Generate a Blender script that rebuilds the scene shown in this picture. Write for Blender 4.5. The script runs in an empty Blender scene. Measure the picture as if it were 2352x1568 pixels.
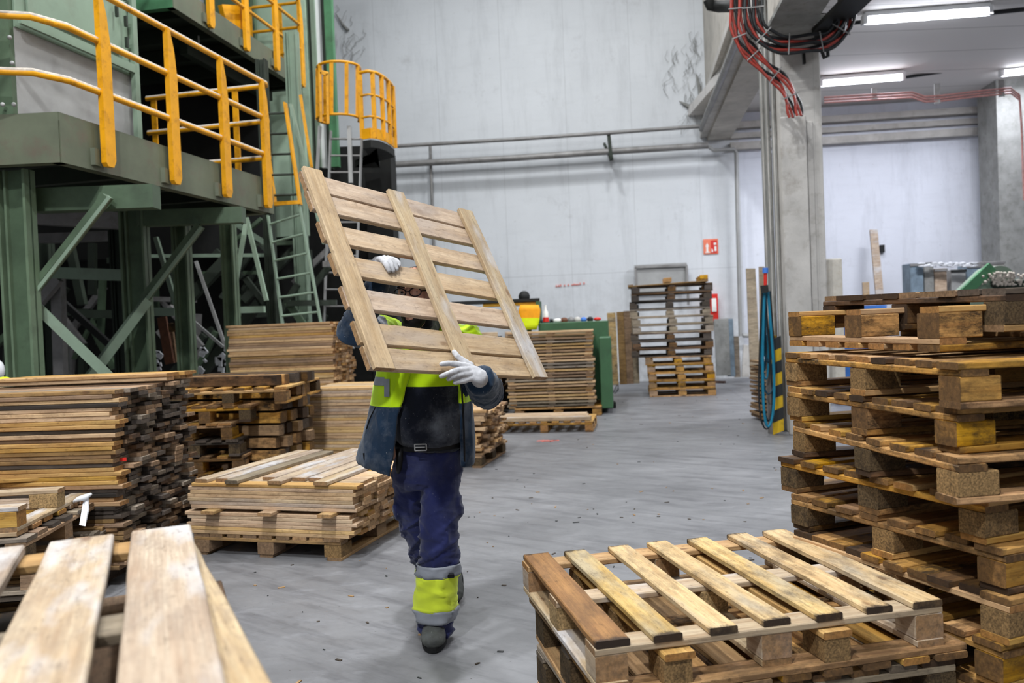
import bpy, bmesh, math, random
import numpy as np
from math import sin, cos, atan, atan2, pi, radians, degrees, acos, sqrt
from mathutils import Vector as V, Matrix, noise
random.seed(7)
SC = bpy.context.scene
COL = SC.collection

# ------------------------------------------------------------ camera model
F = 1900.0; CH = 1.47; PIT = atan(42/1900); ROL = .04
_r0 = V((1, 0, 0)); _f = V((0, cos(PIT), -sin(PIT))); _u0 = V((0, sin(PIT), cos(PIT)))
_rc = _r0*cos(ROL) - _u0*sin(ROL); _uc = _r0*sin(ROL) + _u0*cos(ROL)
CP = V((0, 0, CH))
def ray(x, y): return _f + _rc*((x-1176)/F) - _uc*((y-784)/F)
def W(x, y, Y):
    r = ray(x, y); return CP + r*(Y/r.y)
def G(x, y, z=0.0):
    r = ray(x, y); return CP + r*((z-CH)/r.z)
cam = bpy.data.cameras.new('camera'); co = bpy.data.objects.new('camera', cam); COL.objects.link(co)
M = Matrix((( _rc.x, _uc.x, -_f.x, 0), (_rc.y, _uc.y, -_f.y, 0), (_rc.z, _uc.z, -_f.z, CH), (0, 0, 0, 1)))
co.matrix_world = M
cam.sensor_width = 36; cam.lens = F/2352*36; cam.clip_end = 200; cam.clip_start = .05
cam.dof.use_dof = True; cam.dof.focus_distance = 3.6; cam.dof.aperture_fstop = 3.0
SC.camera = co
SC.view_settings.view_transform = 'Standard'; SC.view_settings.look = 'None'
SC.view_settings.exposure = .26; SC.view_settings.gamma = 1.0

# ------------------------------------------------------------ materials
def lin(c):
    return tuple([(v/255/12.92 if v/255 <= .04045 else ((v/255+.055)/1.055)**2.4) for v in c]) + (1,)
MATS = {}
def newmat(name):
    m = bpy.data.materials.new(name); m.use_nodes = True
    nt = m.node_tree; b = nt.nodes['Principled BSDF']
    MATS[name] = m
    return m, nt, b
def node(nt, t, **k):
    n = nt.nodes.new(t)
    for a, v in k.items(): setattr(n, a, v)
    return n
def L(nt, a, b): nt.links.new(a, b)
def mixc(nt, fac, a, b, mode='MIX'):
    n = node(nt, 'ShaderNodeMix', data_type='RGBA', blend_type=mode)
    for s, v in ((n.inputs[0], fac), (n.inputs[6], a), (n.inputs[7], b)):
        if isinstance(v, (int, float)): s.default_value = v
        elif isinstance(v, tuple): s.default_value = v
        else: L(nt, v, s)
    return n.outputs[2]
def math_(nt, op, a, b=None, c=None, clamp=False):
    n = node(nt, 'ShaderNodeMath', operation=op); n.use_clamp = clamp
    for i, v in enumerate((a, b, c)):
        if v is None: continue
        if isinstance(v, (int, float)): n.inputs[i].default_value = v
        else: L(nt, v, n.inputs[i])
    return n.outputs[0]
def ramp(nt, fac, lo, hi, a=0., b=1.):
    n = node(nt, 'ShaderNodeMapRange'); n.clamp = True
    n.inputs[1].default_value = lo; n.inputs[2].default_value = hi; n.inputs[3].default_value = a; n.inputs[4].default_value = b
    L(nt, fac, n.inputs[0]); return n.outputs[0]
def noisen(nt, vec, sc, det=3, rough=.55):
    n = node(nt, 'ShaderNodeTexNoise'); n.inputs['Scale'].default_value = sc
    n.inputs['Detail'].default_value = det; n.inputs['Roughness'].default_value = rough
    L(nt, vec, n.inputs['Vector']); return n.outputs[0]
def scaled(nt, vec, s):
    n = node(nt, 'ShaderNodeVectorMath', operation='MULTIPLY'); L(nt, vec, n.inputs[0]); n.inputs[1].default_value = s
    return n.outputs[0]
def objvec(nt):
    """object coordinates shifted by a per-object random offset; also the random value"""
    tc = node(nt, 'ShaderNodeTexCoord'); oi = node(nt, 'ShaderNodeObjectInfo')
    cb = node(nt, 'ShaderNodeCombineXYZ')
    for i, k in enumerate((37., 91., 53.)): L(nt, math_(nt, 'MULTIPLY', oi.outputs['Random'], k), cb.inputs[i])
    a = node(nt, 'ShaderNodeVectorMath', operation='ADD'); L(nt, tc.outputs['Object'], a.inputs[0]); L(nt, cb.outputs[0], a.inputs[1])
    return tc, a.outputs[0], oi.outputs['Random']
def bump(nt, b, h, strength=.3, dist=.002):
    n = node(nt, 'ShaderNodeBump'); n.inputs['Strength'].default_value = strength; n.inputs['Distance'].default_value = dist
    L(nt, h, n.inputs['Height']); L(nt, n.outputs[0], b.inputs['Normal'])

def wood(name, c1, c2, dirt=(70, 60, 50), amt=.5, lo=.5, hi=.75, end=None, val=(.82, 1.12), tip=0., knots=True, blotch=None, rough=.72):
    m, nt, b = newmat(name)
    tc, vec, rnd = objvec(nt)
    g = noisen(nt, scaled(nt, vec, (2.4, 30, 30)), 1., 5, .68)
    fine = noisen(nt, scaled(nt, vec, (5, 190, 190)), 1., 2, .6)
    col = mixc(nt, ramp(nt, g, .32, .68), lin(c1), lin(c2))
    col = mixc(nt, ramp(nt, fine, .35, .7, 0, .35), col, lin(tuple(v*.72 for v in c2)))
    if blotch:
        bl = noisen(nt, scaled(nt, vec, (2.2, 7, 7)), 1., 3, .6)
        col = mixc(nt, ramp(nt, bl, .52, .68), col, lin(blotch))
    r2 = math_(nt, 'FRACT', math_(nt, 'MULTIPLY', rnd, 7.131))
    r3 = math_(nt, 'FRACT', math_(nt, 'MULTIPLY', rnd, 13.77))
    hs = node(nt, 'ShaderNodeHueSaturation'); L(nt, col, hs.inputs['Color'])
    L(nt, ramp(nt, r2, 0, 1, *val), hs.inputs['Value']); L(nt, ramp(nt, r3, 0, 1, .8, 1.12), hs.inputs['Saturation'])
    L(nt, ramp(nt, r3, 0, 1, .492, .505), hs.inputs['Hue'])
    col = hs.outputs[0]
    if knots:
        vo = node(nt, 'ShaderNodeTexVoronoi'); vo.inputs['Scale'].default_value = 1.
        L(nt, scaled(nt, vec, (3.3, 7.5, 7.5)), vo.inputs['Vector'])
        sp = node(nt, 'ShaderNodeSeparateColor'); L(nt, vo.outputs['Color'], sp.inputs[0])
        k = math_(nt, 'MULTIPLY', ramp(nt, vo.outputs['Distance'], .05, .115, 1, 0), ramp(nt, sp.outputs[0], .28, .33))
        col = mixc(nt, math_(nt, 'MULTIPLY', k, .75), col, lin((105, 72, 45)))
    spk = noisen(nt, scaled(nt, vec, (22, 60, 60)), 1., 4, .75)
    col = mixc(nt, ramp(nt, spk, .56, .7, 0, amt*.6), col, lin(tuple(v*.5 for v in c2)))
    d = noisen(nt, scaled(nt, vec, (4.0, 9, 9)), 1., 6, .78)
    r4 = math_(nt, 'FRACT', math_(nt, 'MULTIPLY', rnd, 29.3))
    dm = math_(nt, 'MULTIPLY', ramp(nt, d, lo, hi), ramp(nt, r4, 0, 1, amt*.35, amt))
    col = mixc(nt, dm, col, lin(dirt))
    sx = node(nt, 'ShaderNodeSeparateXYZ'); L(nt, tc.outputs['Normal'], sx.inputs[0])
    em = math_(nt, 'GREATER_THAN', math_(nt, 'ABSOLUTE', sx.outputs[0]), .8)
    e = end or tuple(v*.72 for v in c2)
    en = noisen(nt, scaled(nt, vec, (40, 60, 60)), 1., 3, .7)
    ec = mixc(nt, ramp(nt, en, .3, .7), lin(e), lin(tuple(v*.6 for v in e)))
    col = mixc(nt, math_(nt, 'MULTIPLY', em, .85), col, ec)
    if tip > 0:
        gx = node(nt, 'ShaderNodeSeparateXYZ'); L(nt, tc.outputs['Generated'], gx.inputs[0])
        q = math_(nt, 'ABSOLUTE', math_(nt, 'SUBTRACT', gx.outputs[0], .5))
        q = math_(nt, 'ADD', q, math_(nt, 'MULTIPLY', math_(nt, 'SUBTRACT', d, .5), .12))
        tm = math_(nt, 'MULTIPLY', ramp(nt, q, .478, .5), tip)
        col = mixc(nt, tm, col, lin((48, 38, 30)))
    L(nt, col, b.inputs['Base Color']); b.inputs['Roughness'].default_value = rough
    b.inputs['Specular IOR Level'].default_value = .25
    bump(nt, b, math_(nt, 'ADD', g, fine), .5, .0012)
    return m
wood('pine_fresh', (212, 188, 158), (180, 152, 120), (104, 84, 68), .8, .46, .72, end=(160, 122, 80), val=(.86, 1.06), blotch=(178, 160, 142))
wood('pine_pale', (196, 178, 150), (164, 138, 108), (112, 98, 88), .85, .44, .7, end=(160, 120, 78), val=(.9, 1.06), blotch=(186, 182, 180))
wood('pine_warm', (204, 166, 104), (170, 126, 70), (74, 58, 44), .95, .5, .78, end=(165, 115, 62), val=(.85, 1.12), tip=.0)
wood('pine_deck', (220, 192, 138), (186, 150, 94), (84, 70, 54), 1., .45, .66, end=(70, 48, 32), val=(.9, 1.08), tip=.9, blotch=(176, 160, 132))
wood('oak_brown', (160, 116, 62), (124, 86, 46), (60, 48, 38), .9, .45, .75, end=(52, 40, 32), val=(.9, 1.05), tip=.9)
wood('amber', (212, 162, 80), (168, 118, 50), (36, 30, 24), 1., .42, .6, end=(150, 110, 66), val=(.72, 1.1), tip=.55)
wood('amber_dark', (128, 92, 50), (90, 64, 36), (28, 24, 20), 1., .42, .62, end=(84, 62, 44), val=(.75, 1.15), tip=.6)
wood('weathered', (168, 154, 134), (126, 112, 94), (58, 52, 48), .85, .45, .7, end=(104, 90, 74), val=(.75, 1.15))
wood('sooty', (86, 76, 66), (58, 50, 44), (30, 28, 26), .9, .45, .68, end=(96, 84, 74), val=(.6, 1.45))
wood('lumber', (220, 188, 142), (188, 150, 104), (108, 84, 62), .8, .46, .72, end=(184, 142, 96), val=(.84, 1.1))
wood('lumber_old', (182, 148, 106), (142, 110, 76), (66, 56, 48), .85, .46, .7, end=(140, 112, 84), val=(.7, 1.15))
def chip(name, c, dirt=.5):
    m, nt, b = newmat(name); tc, vec, rnd = objvec(nt)
    n1 = noisen(nt, scaled(nt, vec, (130, 130, 130)), 1., 3, .7); n2 = noisen(nt, scaled(nt, vec, (14, 14, 14)), 1., 4, .7)
    col = mixc(nt, ramp(nt, n1, .35, .65), lin(c), lin(tuple(v*.6 for v in c)))
    r2 = math_(nt, 'FRACT', math_(nt, 'MULTIPLY', rnd, 7.131))
    hs = node(nt, 'ShaderNodeHueSaturation'); L(nt, col, hs.inputs['Color']); L(nt, ramp(nt, r2, 0, 1, .75, 1.12), hs.inputs['Value'])
    col = mixc(nt, ramp(nt, n2, .5, .66, 0, dirt), hs.outputs[0], lin((42, 36, 30)))
    L(nt, col, b.inputs['Base Color']); b.inputs['Roughness'].default_value = .85; b.inputs['Specular IOR Level'].default_value = .15
    bump(nt, b, n1, .6, .002); return m
chip('chipblock', (158, 126, 84)); chip('chipblock_dark', (104, 86, 62), .8); chip('chipblock_clean', (196, 164, 116), .25)

def plain(name, c, rough=.6, metal=0., var=.25, sc=3., dirt=None, damt=.5, spec=.4, bmp=0., alpha=None):
    m, nt, b = newmat(name)
    tc = node(nt, 'ShaderNodeTexCoord')
    n1 = noisen(nt, tc.outputs['Object'], sc, 5, .65)
    col = mixc(nt, ramp(nt, n1, .3, .7), lin(c), lin(tuple(v*(1-var) for v in c)))
    if dirt:
        n2 = noisen(nt, tc.outputs['Object'], sc*2.3, 6, .72)
        col = mixc(nt, ramp(nt, n2, .52, .72, 0, damt), col, lin(dirt))
    L(nt, col, b.inputs['Base Color']); b.inputs['Roughness'].default_value = rough; b.inputs['Metallic'].default_value = metal
    b.inputs['Specular IOR Level'].default_value = spec
    if bmp: bump(nt, b, noisen(nt, tc.outputs['Object'], sc*20, 3), bmp, .004)
    return m
plain('green_steel', (84, 104, 80), .5, 0, .25, 2., (56, 60, 50), .5)
plain('green_fascia', (104, 110, 90), .55, 0, .2, 1.5, (100, 88, 76), .8)
plain('green_flange_lit', (108, 128, 102), .5, 0, .2, 2., (70, 80, 62), .5)  # lighter green: lit flange edges put into the colour
plain('green_dark', (46, 56, 44), .6, 0, .3, 2., (40, 40, 34), .6)
plain('green_panel', (132, 152, 132), .45, 0, .12, 1.2, (110, 112, 98), .4)
plain('green_pale', (172, 196, 172), .45, 0, .12, 1.5, (130, 140, 124), .5)
plain('green_bright', (84, 140, 98), .45, 0, .2, 2., (60, 80, 60), .5)
plain('green_cabinet', (62, 104, 68), .5, 0, .15, 2., (50, 70, 50), .4)
plain('galv', (168, 168, 166), .5, .12, .12, 2., (140, 138, 136), .4)
plain('grey_metal', (150, 148, 146), .5, .3, .2, 3., (100, 92, 84), .5)
plain('yellow_paint', (232, 162, 8), .45, 0, .12, 4., (140, 88, 24), .7)
plain('dust_top', (206, 196, 184), .9, 0, .2, 30., (170, 140, 90), .5)
plain('black_steel', (30, 31, 29), .7, 0, .3, 3.)
plain('interior_dark', (20, 21, 19), .9, 0, .5, 2., (34, 33, 28), .5)  # near-black, unlit depth put into the colour
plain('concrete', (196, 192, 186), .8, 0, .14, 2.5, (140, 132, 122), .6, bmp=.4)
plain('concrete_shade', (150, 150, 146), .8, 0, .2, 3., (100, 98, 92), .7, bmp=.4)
plain('concrete_beam', (196, 190, 180), .85, 0, .16, 1.5, (130, 122, 112), .5, bmp=.3)
plain('white_paint', (226, 228, 228), .6, 0, .05, 2., (190, 190, 188), .4)
plain('red_dusty', (188, 132, 126), .7, 0, .25, 14., (150, 140, 136), .7)
plain('red_cable', (172, 62, 50), .5, 0, .2, 8., (70, 50, 46), .7)
plain('black_cable', (34, 36, 38), .5, 0, .3, 8.)
plain('blue_hose', (22, 120, 150), .4, 0, .15, 6.)
plain('blue_hose_dark', (24, 66, 84), .45, 0, .2, 6.)
plain('yellow_guard', (222, 180, 26), .5, 0, .1, 6., (120, 96, 40), .5)
plain('black_guard', (44, 46, 46), .55, 0, .2, 6.)
plain('sign_red', (214, 44, 34), .4, 0, .04, 6.); plain('sign_white', (238, 236, 230), .5, 0, .04, 6.); plain('sign_orange', (236, 128, 96), .5, 0, .04, 6.)
plain('hivis_orange', (255, 172, 20), .7, 0, .1, 8.); plain('hivis_vest', (226, 248, 20), .7, 0, .06, 8.)
plain('tarp_yellow', (238, 178, 40), .6, 0, .2, 8.)
plain('blue_grey', (128, 146, 160), .5, 0, .25, 6., (90, 96, 104), .5)
plain('plastic_white', (232, 234, 238), .35, 0, .05, 12.)
plain('blue_plastic', (72, 128, 214), .4, 0, .1, 6.)
plain('cream_block', (214, 208, 196), .8, 0, .1, 8., (170, 150, 120), .5)
plain('pink_mark', (236, 120, 104), .7, 0, .1, 30.)
plain('rust', (120, 76, 52), .7, 0, .3, 8.)
def emis(name, c, s):
    m, nt, b = newmat(name); b.inputs['Base Color'].default_value = lin(c)
    b.inputs['Emission Color'].default_value = lin(c); b.inputs['Emission Strength'].default_value = s
emis('tube_light', (240, 244, 255), 14)
# cloth
def cloth(name, c, var=.12, dust=0., rough=.85, sheen=.2, sc=6.):
    m, nt, b = newmat(name); tc = node(nt, 'ShaderNodeTexCoord')
    n1 = noisen(nt, tc.outputs['Object'], sc, 4, .6)
    col = mixc(nt, ramp(nt, n1, .3, .7), lin(c), lin(tuple(v*(1-var) for v in c)))
    if dust:
        n2 = noisen(nt, tc.outputs['Object'], 5, 5, .75); n3 = noisen(nt, tc.outputs['Object'], 90, 2, .6)
        col = mixc(nt, math_(nt, 'MULTIPLY', ramp(nt, n2, .5, .72), dust), col, lin((120, 124, 130)))
        col = mixc(nt, ramp(nt, n3, .7, .76, 0, dust*1.4), col, lin((190, 190, 186)))
    L(nt, col, b.inputs['Base Color']); b.inputs['Roughness'].default_value = rough
    b.inputs['Specular IOR Level'].default_value = .2; b.inputs['Sheen Weight'].default_value = sheen
    n4 = noisen(nt, tc.outputs['Object'], 420, 2, .5); bump(nt, b, n4, .25, .001)
cloth('hivis', (196, 236, 14), .08, .0); cloth('navy_fleece', (22, 45, 68), .2, .35); cloth('navy_shirt', (17, 23, 37), .2, .3)
cloth('navy_trousers', (36, 42, 88), .25, .12); cloth('hivis_trousers', (222, 240, 60), .05, .0)
cloth('reflective', (150, 154, 162), .12, 0, .45, 0); cloth('glove_cloth', (192, 192, 195), .25, 0, .9, .1, 14)
cloth('belt_leather', (20, 20, 22), .2, 0, .5, 0); cloth('boot_leather', (92, 94, 90), .35, .3, .7, 0); cloth('boot_sole', (34, 34, 34), .2, 0, .8, 0)
cloth('balaclava', (16, 18, 24), .2, 0)
cloth('hair_dark', (30, 24, 20), .3, 0, .6, 0, 60)
m, nt, b = newmat('skin'); b.inputs['Base Color'].default_value = lin((196, 146, 122)); b.inputs['Roughness'].default_value = .5
b.inputs['Subsurface Weight'].default_value = .1; b.inputs['Subsurface Scale'].default_value = .01
plain('eye_white', (168, 160, 152), .25, 0, .02); plain('iris', (60, 40, 26), .2); plain('lips', (150, 92, 84), .5)
# floor
_a = G(1658, 884); _b = G(1746, 959)
JOFF = 2.5 - (cos(radians(7.5))*_a.x - sin(radians(7.5))*_a.y)
def floor_mat():
    m, nt, b = newmat('floor_concrete'); tc = node(nt, 'ShaderNodeTexCoord'); o = tc.outputs['Object']
    n1 = noisen(nt, o, .8, 5, .62); n2 = noisen(nt, scaled(nt, o, (1, 2.2, 1)), 3., 6, .72); n3 = noisen(nt, o, 28, 3, .6)
    ro = node(nt, 'ShaderNodeVectorRotate'); ro.rotation_type = 'Z_AXIS'; ro.inputs['Angle'].default_value = -2.5; L(nt, o, ro.inputs['Vector'])
    nn = noisen(nt, scaled(nt, ro.outputs[0], (.9, 5.5, 1)), 1.3, 5, .7)
    col = mixc(nt, ramp(nt, n1, .35, .65), lin((126, 126, 128)), lin((100, 100, 102)))
    col = mixc(nt, ramp(nt, nn, .48, .66, 0, .7), col, lin((82, 82, 85)))
    col = mixc(nt, ramp(nt, n2, .55, .75, 0, .5), col, lin((146, 146, 149)))
    col = mixc(nt, ramp(nt, n3, .3, .7, 0, .22), col, lin((98, 97, 99)))
    n5 = noisen(nt, o, 1.6, 4, .8); col = mixc(nt, ramp(nt, n5, .62, .72, 0, .55), col, lin((74, 72, 72)))
    n4 = noisen(nt, o, 55, 2, .5); col = mixc(nt, ramp(nt, n4, .71, .76, 0, .8), col, lin((60, 56, 54)))
    # slab joints in the hall's own grid
    r2 = node(nt, 'ShaderNodeVectorRotate'); r2.rotation_type = 'Z_AXIS'; r2.inputs['Angle'].default_value = radians(7.5); L(nt, o, r2.inputs['Vector'])
    sp = node(nt, 'ShaderNodeSeparateXYZ'); L(nt, r2.outputs[0], sp.inputs[0])
    jn = noisen(nt, o, 6, 3, .6); wob = math_(nt, 'MULTIPLY', math_(nt, 'SUBTRACT', jn, .5), .05)
    jv = []
    for i, off, per in ((0, JOFF, 5.), (1, 3.2, 7.)):
        q = math_(nt, 'ADD', math_(nt, 'ADD', sp.outputs[i], wob), off)
        q = math_(nt, 'ABSOLUTE', math_(nt, 'SUBTRACT', math_(nt, 'FRACT', math_(nt, 'DIVIDE', q, per)), .5))
        col = mixc(nt, math_(nt, 'MULTIPLY', ramp(nt, q, .0, .0028, .7 if i == 0 else .3, 0), ramp(nt, n2, .3, .55)), col, lin((70, 70, 72)))
    L(nt, col, b.inputs['Base Color'])
    L(nt, ramp(nt, n2, .3, .7, .34, .58), b.inputs['Roughness']); b.inputs['Specular IOR Level'].default_value = .5
    bump(nt, b, n3, .15, .004)
floor_mat()
def wall_mat(name, c, joint=1.5, dirtz=2.6, off=0., dirtc=(120, 116, 112)):
    m, nt, b = newmat(name); tc = node(nt, 'ShaderNodeTexCoord'); o = tc.outputs['Object']
    n1 = noisen(nt, o, .5, 5, .6); n2 = noisen(nt, o, 2.4, 6, .75); n3 = noisen(nt, scaled(nt, o, (1.2, 1, 6)), 1., 5, .7)
    col = mixc(nt, ramp(nt, n1, .3, .7), lin(c), lin(tuple(v*.95 for v in c)))
    col = mixc(nt, ramp(nt, n3, .5, .8, 0, .25), col, lin(tuple(v*.84 for v in c)))
    sp = node(nt, 'ShaderNodeSeparateXYZ'); L(nt, o, sp.inputs[0])
    low = ramp(nt, sp.outputs[2], dirtz, 0.2, 0, 1)
    col = mixc(nt, math_(nt, 'MULTIPLY', low, ramp(nt, n2, .42, .7, .1, .75)), col, lin(dirtc))
    n6 = noisen(nt, o, 9, 4, .8); col = mixc(nt, ramp(nt, n6, .64, .74, 0, .6), col, lin((140, 134, 126)))
    n7 = noisen(nt, scaled(nt, o, (2.2, 1, .35)), 1., 6, .75); col = mixc(nt, ramp(nt, n7, .5, .72, 0, .4), col, lin(tuple(v*.78 for v in c)))
    n8 = noisen(nt, o, 1.1, 6, .8); col = mixc(nt, ramp(nt, n8, .58, .74, 0, .35), col, lin((150, 148, 148)))
    if joint:
        q = math_(nt, 'ABSOLUTE', math_(nt, 'SUBTRACT', math_(nt, 'FRACT', math_(nt, 'DIVIDE', math_(nt, 'ADD', sp.outputs[0], off), joint)), .5))
        col = mixc(nt, ramp(nt, q, .0, .007, .35, 0), col, lin((130, 130, 132)))
        q = math_(nt, 'ABSOLUTE', math_(nt, 'SUBTRACT', sp.outputs[2], 2.55))
        col = mixc(nt, ramp(nt, q, .0, .012, .4, 0), col, lin((130, 130, 132)))
    L(nt, col, b.inputs['Base Color']); b.inputs['Roughness'].default_value = .75; b.inputs['Specular IOR Level'].default_value = .25
    bump(nt, b, n6, .2, .01)
wall_mat('wall_white', (214, 217, 220)); wall_mat('wall_annex', (224, 227, 236), 0, 1.6)
m, nt, b = newmat('ceiling_board'); tc = node(nt, 'ShaderNodeTexCoord'); sp = node(nt, 'ShaderNodeSeparateXYZ'); L(nt, tc.outputs['Object'], sp.inputs[0])
q = math_(nt, 'ABSOLUTE', math_(nt, 'SUBTRACT', math_(nt, 'FRACT', math_(nt, 'DIVIDE', sp.outputs[1], 1.2)), .5))
L(nt, mixc(nt, ramp(nt, q, 0, .02, .8, 0), lin((206, 202, 198)), lin((130, 126, 122))), b.inputs['Base Color']); b.inputs['Roughness'].default_value = .7

# ------------------------------------------------------------ mesh helpers
class MB:
    def __init__(s): s.v = []; s.f = []; s.sm = []; s.mi = []
    def add(s, vs, fs, smooth=False, mi=0):
        o = len(s.v); s.v += [tuple(q) for q in vs]; s.f += [tuple(i+o for i in f) for f in fs]
        s.sm += [smooth]*len(fs); s.mi += [mi]*len(fs); return s
    def box(s, c, d, R=None, mi=0):
        c = V(c); hx, hy, hz = d[0]/2, d[1]/2, d[2]/2
        vs = [V((x, y, z)) for z in (-hz, hz) for y in (-hy, hy) for x in (-hx, hx)]
        if R is not None: vs = [R @ q for q in vs]
        return s.add([c+q for q in vs], [(0, 2, 3, 1), (4, 5, 7, 6), (0, 1, 5, 4), (2, 6, 7, 3), (0, 4, 6, 2), (1, 3, 7, 5)], mi=mi)
    def bar(s, p, q, w, h, up=(0, 0, 1), mi=0):
        """rectangular bar from p to q, w across, h along up"""
        p, q = V(p), V(q); x = (q-p); l = x.length; x = x/l; u = V(up)
        y = u.cross(x)
        if y.length < 1e-4: y = V((0, 1, 0)).cross(x)
        y.normalize(); z = x.cross(y)
        R = Matrix((x, y, z)).transposed()
        return s.box((p+q)/2, (l, w, h), R, mi)
    def tube(s, pts, r, n=10, caps=True, mi=0, smooth=True):
        pts = [V(p) for p in pts]; rs = r if isinstance(r, (list, tuple)) else [r]*len(pts)
        rings = []; prev = None
        for i, p in enumerate(pts):
            t = (pts[min(i+1, len(pts)-1)] - pts[max(i-1, 0)]).normalized()
            if prev is None:
                a = t.orthogonal().normalized()
            else:
                a = (prev - t*prev.dot(t)).normalized()
            prev = a; b_ = t.cross(a)
            rings.append([p + (a*cos(2*pi*k/n) + b_*sin(2*pi*k/n))*rs[i] for k in range(n)])
        vs = [q for R in rings for q in R]; fs = []
        for i in range(len(pts)-1):
            for k in range(n):
                fs.append((i*n+k, i*n+(k+1) % n, (i+1)*n+(k+1) % n, (i+1)*n+k))
        s.add(vs, fs, smooth, mi)
        if caps: s.add(rings[0][::-1], [tuple(range(n))], False, mi); s.add(rings[-1], [tuple(range(n))], False, mi)
        return s
    def loft(s, rings, n=24, mi=0, side=(1, 0, 0)):
        """rings: (centre, r_side, r_depth[, side vector]) closed ends"""
        cs = [V(r[0]) for r in rings]; R_ = []
        for i, r in enumerate(rings):
            t = (cs[min(i+1, len(cs)-1)] - cs[max(i-1, 0)]).normalized()
            sv = V(r[3]) if len(r) > 3 else V(side)
            a = (sv - t*sv.dot(t)).normalized(); b_ = t.cross(a)
            R_.append([cs[i] + a*cos(2*pi*k/n)*r[1] + b_*sin(2*pi*k/n)*r[2] for k in range(n)])
        vs = [q for R in R_ for q in R]; fs = []
        for i in range(len(cs)-1):
            for k in range(n): fs.append((i*n+k, i*n+(k+1) % n, (i+1)*n+(k+1) % n, (i+1)*n+k))
        fs.append(tuple(range(n))[::-1]); fs.append(tuple((len(cs)-1)*n+k for k in range(n)))
        return s.add(vs, fs, True, mi)
    def ball(s, c, r, n=16, m=10, mi=0, R=None):
        c = V(c); r = V(r) if hasattr(r, '__len__') else V((r, r, r)); vs = []; fs = []
        for j in range(m+1):
            for k in range(n):
                th = pi*j/m; q = V((r.x*sin(th)*cos(2*pi*k/n), r.y*sin(th)*sin(2*pi*k/n), r.z*cos(th)))
                vs.append(c + (R @ q if R is not None else q))
        for j in range(m):
            for k in range(n): fs.append((j*n+k, (j+1)*n+k, (j+1)*n+(k+1) % n, j*n+(k+1) % n))
        return s.add(vs, fs, True, mi)
    def prism(s, poly, h, axis='z', mi=0, org=(0, 0, 0), X=None, Y=None, Z=None):
        """extrude a 2D polygon (list of (a,b)) by h; frame X,Y,Z"""
        X = V(X or (1, 0, 0)); Y = V(Y or (0, 1, 0)); Z = V(Z or (0, 0, 1)); o = V(org); n = len(poly)
        lo = [o + X*a + Y*b_ for a, b_ in poly]; hi = [q + Z*h for q in lo]
        return s.add(lo+hi, [tuple(range(n))[::-1], tuple(range(n, 2*n))] + [(i, (i+1) % n, n+(i+1) % n, n+i) for i in range(n)], mi=mi)
    def mesh(s, name):
        me = bpy.data.meshes.new(name); me.from_pydata(s.v, [], s.f)
        me.polygons.foreach_set('use_smooth', s.sm); me.polygons.foreach_set('material_index', s.mi)
        me.update(); return me
    def build(s, name, mats, parent=None, bevel=0., origin=None, weld=False):
        if origin is not None:
            o = V(origin); s.v = [tuple(V(q)-o) for q in s.v]
        me = s.mesh(name)
        if bevel or weld:
            bm = bmesh.new(); bm.from_mesh(me)
            bmesh.ops.recalc_face_normals(bm, faces=bm.faces)
            if bevel: bmesh.ops.bevel(bm, geom=bm.edges[:], offset=bevel, segments=1, affect='EDGES', clamp_overlap=True)
            bm.to_mesh(me); bm.free()
        ob = bpy.data.objects.new(name, me); COL.objects.link(ob)
        if isinstance(mats, str): mats = [mats]
        for k in mats: me.materials.append(MATS[k])
        if origin is not None: ob.location = origin
        if parent is not None: setpar(ob, parent)
        return ob
def setpar(o, p):
    o.parent = p
    mw = Matrix.LocRotScale(p.location, p.rotation_euler, None)
    if p.parent: mw = Matrix.LocRotScale(p.parent.location, p.parent.rotation_euler, None) @ mw
    o.location = mw.inverted() @ o.location
    if p.rotation_euler.to_matrix() != Matrix.Identity(3): o.rotation_euler = (mw.to_3x3().inverted() @ o.rotation_euler.to_matrix()).to_euler()
def tag(o, label=None, cat=None, group=None, kind=None):
    if label: o['label'] = label
    if cat: o['category'] = cat
    if group: o['group'] = group
    if kind: o['kind'] = kind
    return o
def empty(name, loc=(0, 0, 0), rz=0., label=None, cat=None, group=None):
    o = bpy.data.objects.new(name, None); COL.objects.link(o); o.location = loc; o.rotation_euler = (0, 0, rz)
    o.empty_display_size = .1
    return tag(o, label, cat, group)
def struct(name, mb, mats, **k):
    return tag(mb.build(name, mats, **k), kind='structure')
def copy_tree(o, parent=None):
    c = o.copy(); COL.objects.link(c); c.parent = parent
    for ch in [q for q in o.children]: copy_tree(ch, c)
    return c
ORD = ['lowest', 'second', 'third', 'fourth', 'fifth', 'sixth', 'seventh', 'eighth', 'ninth', 'tenth', 'eleventh', 'twelfth', 'thirteenth', 'fourteenth', 'fifteenth', 'sixteenth']

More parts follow.
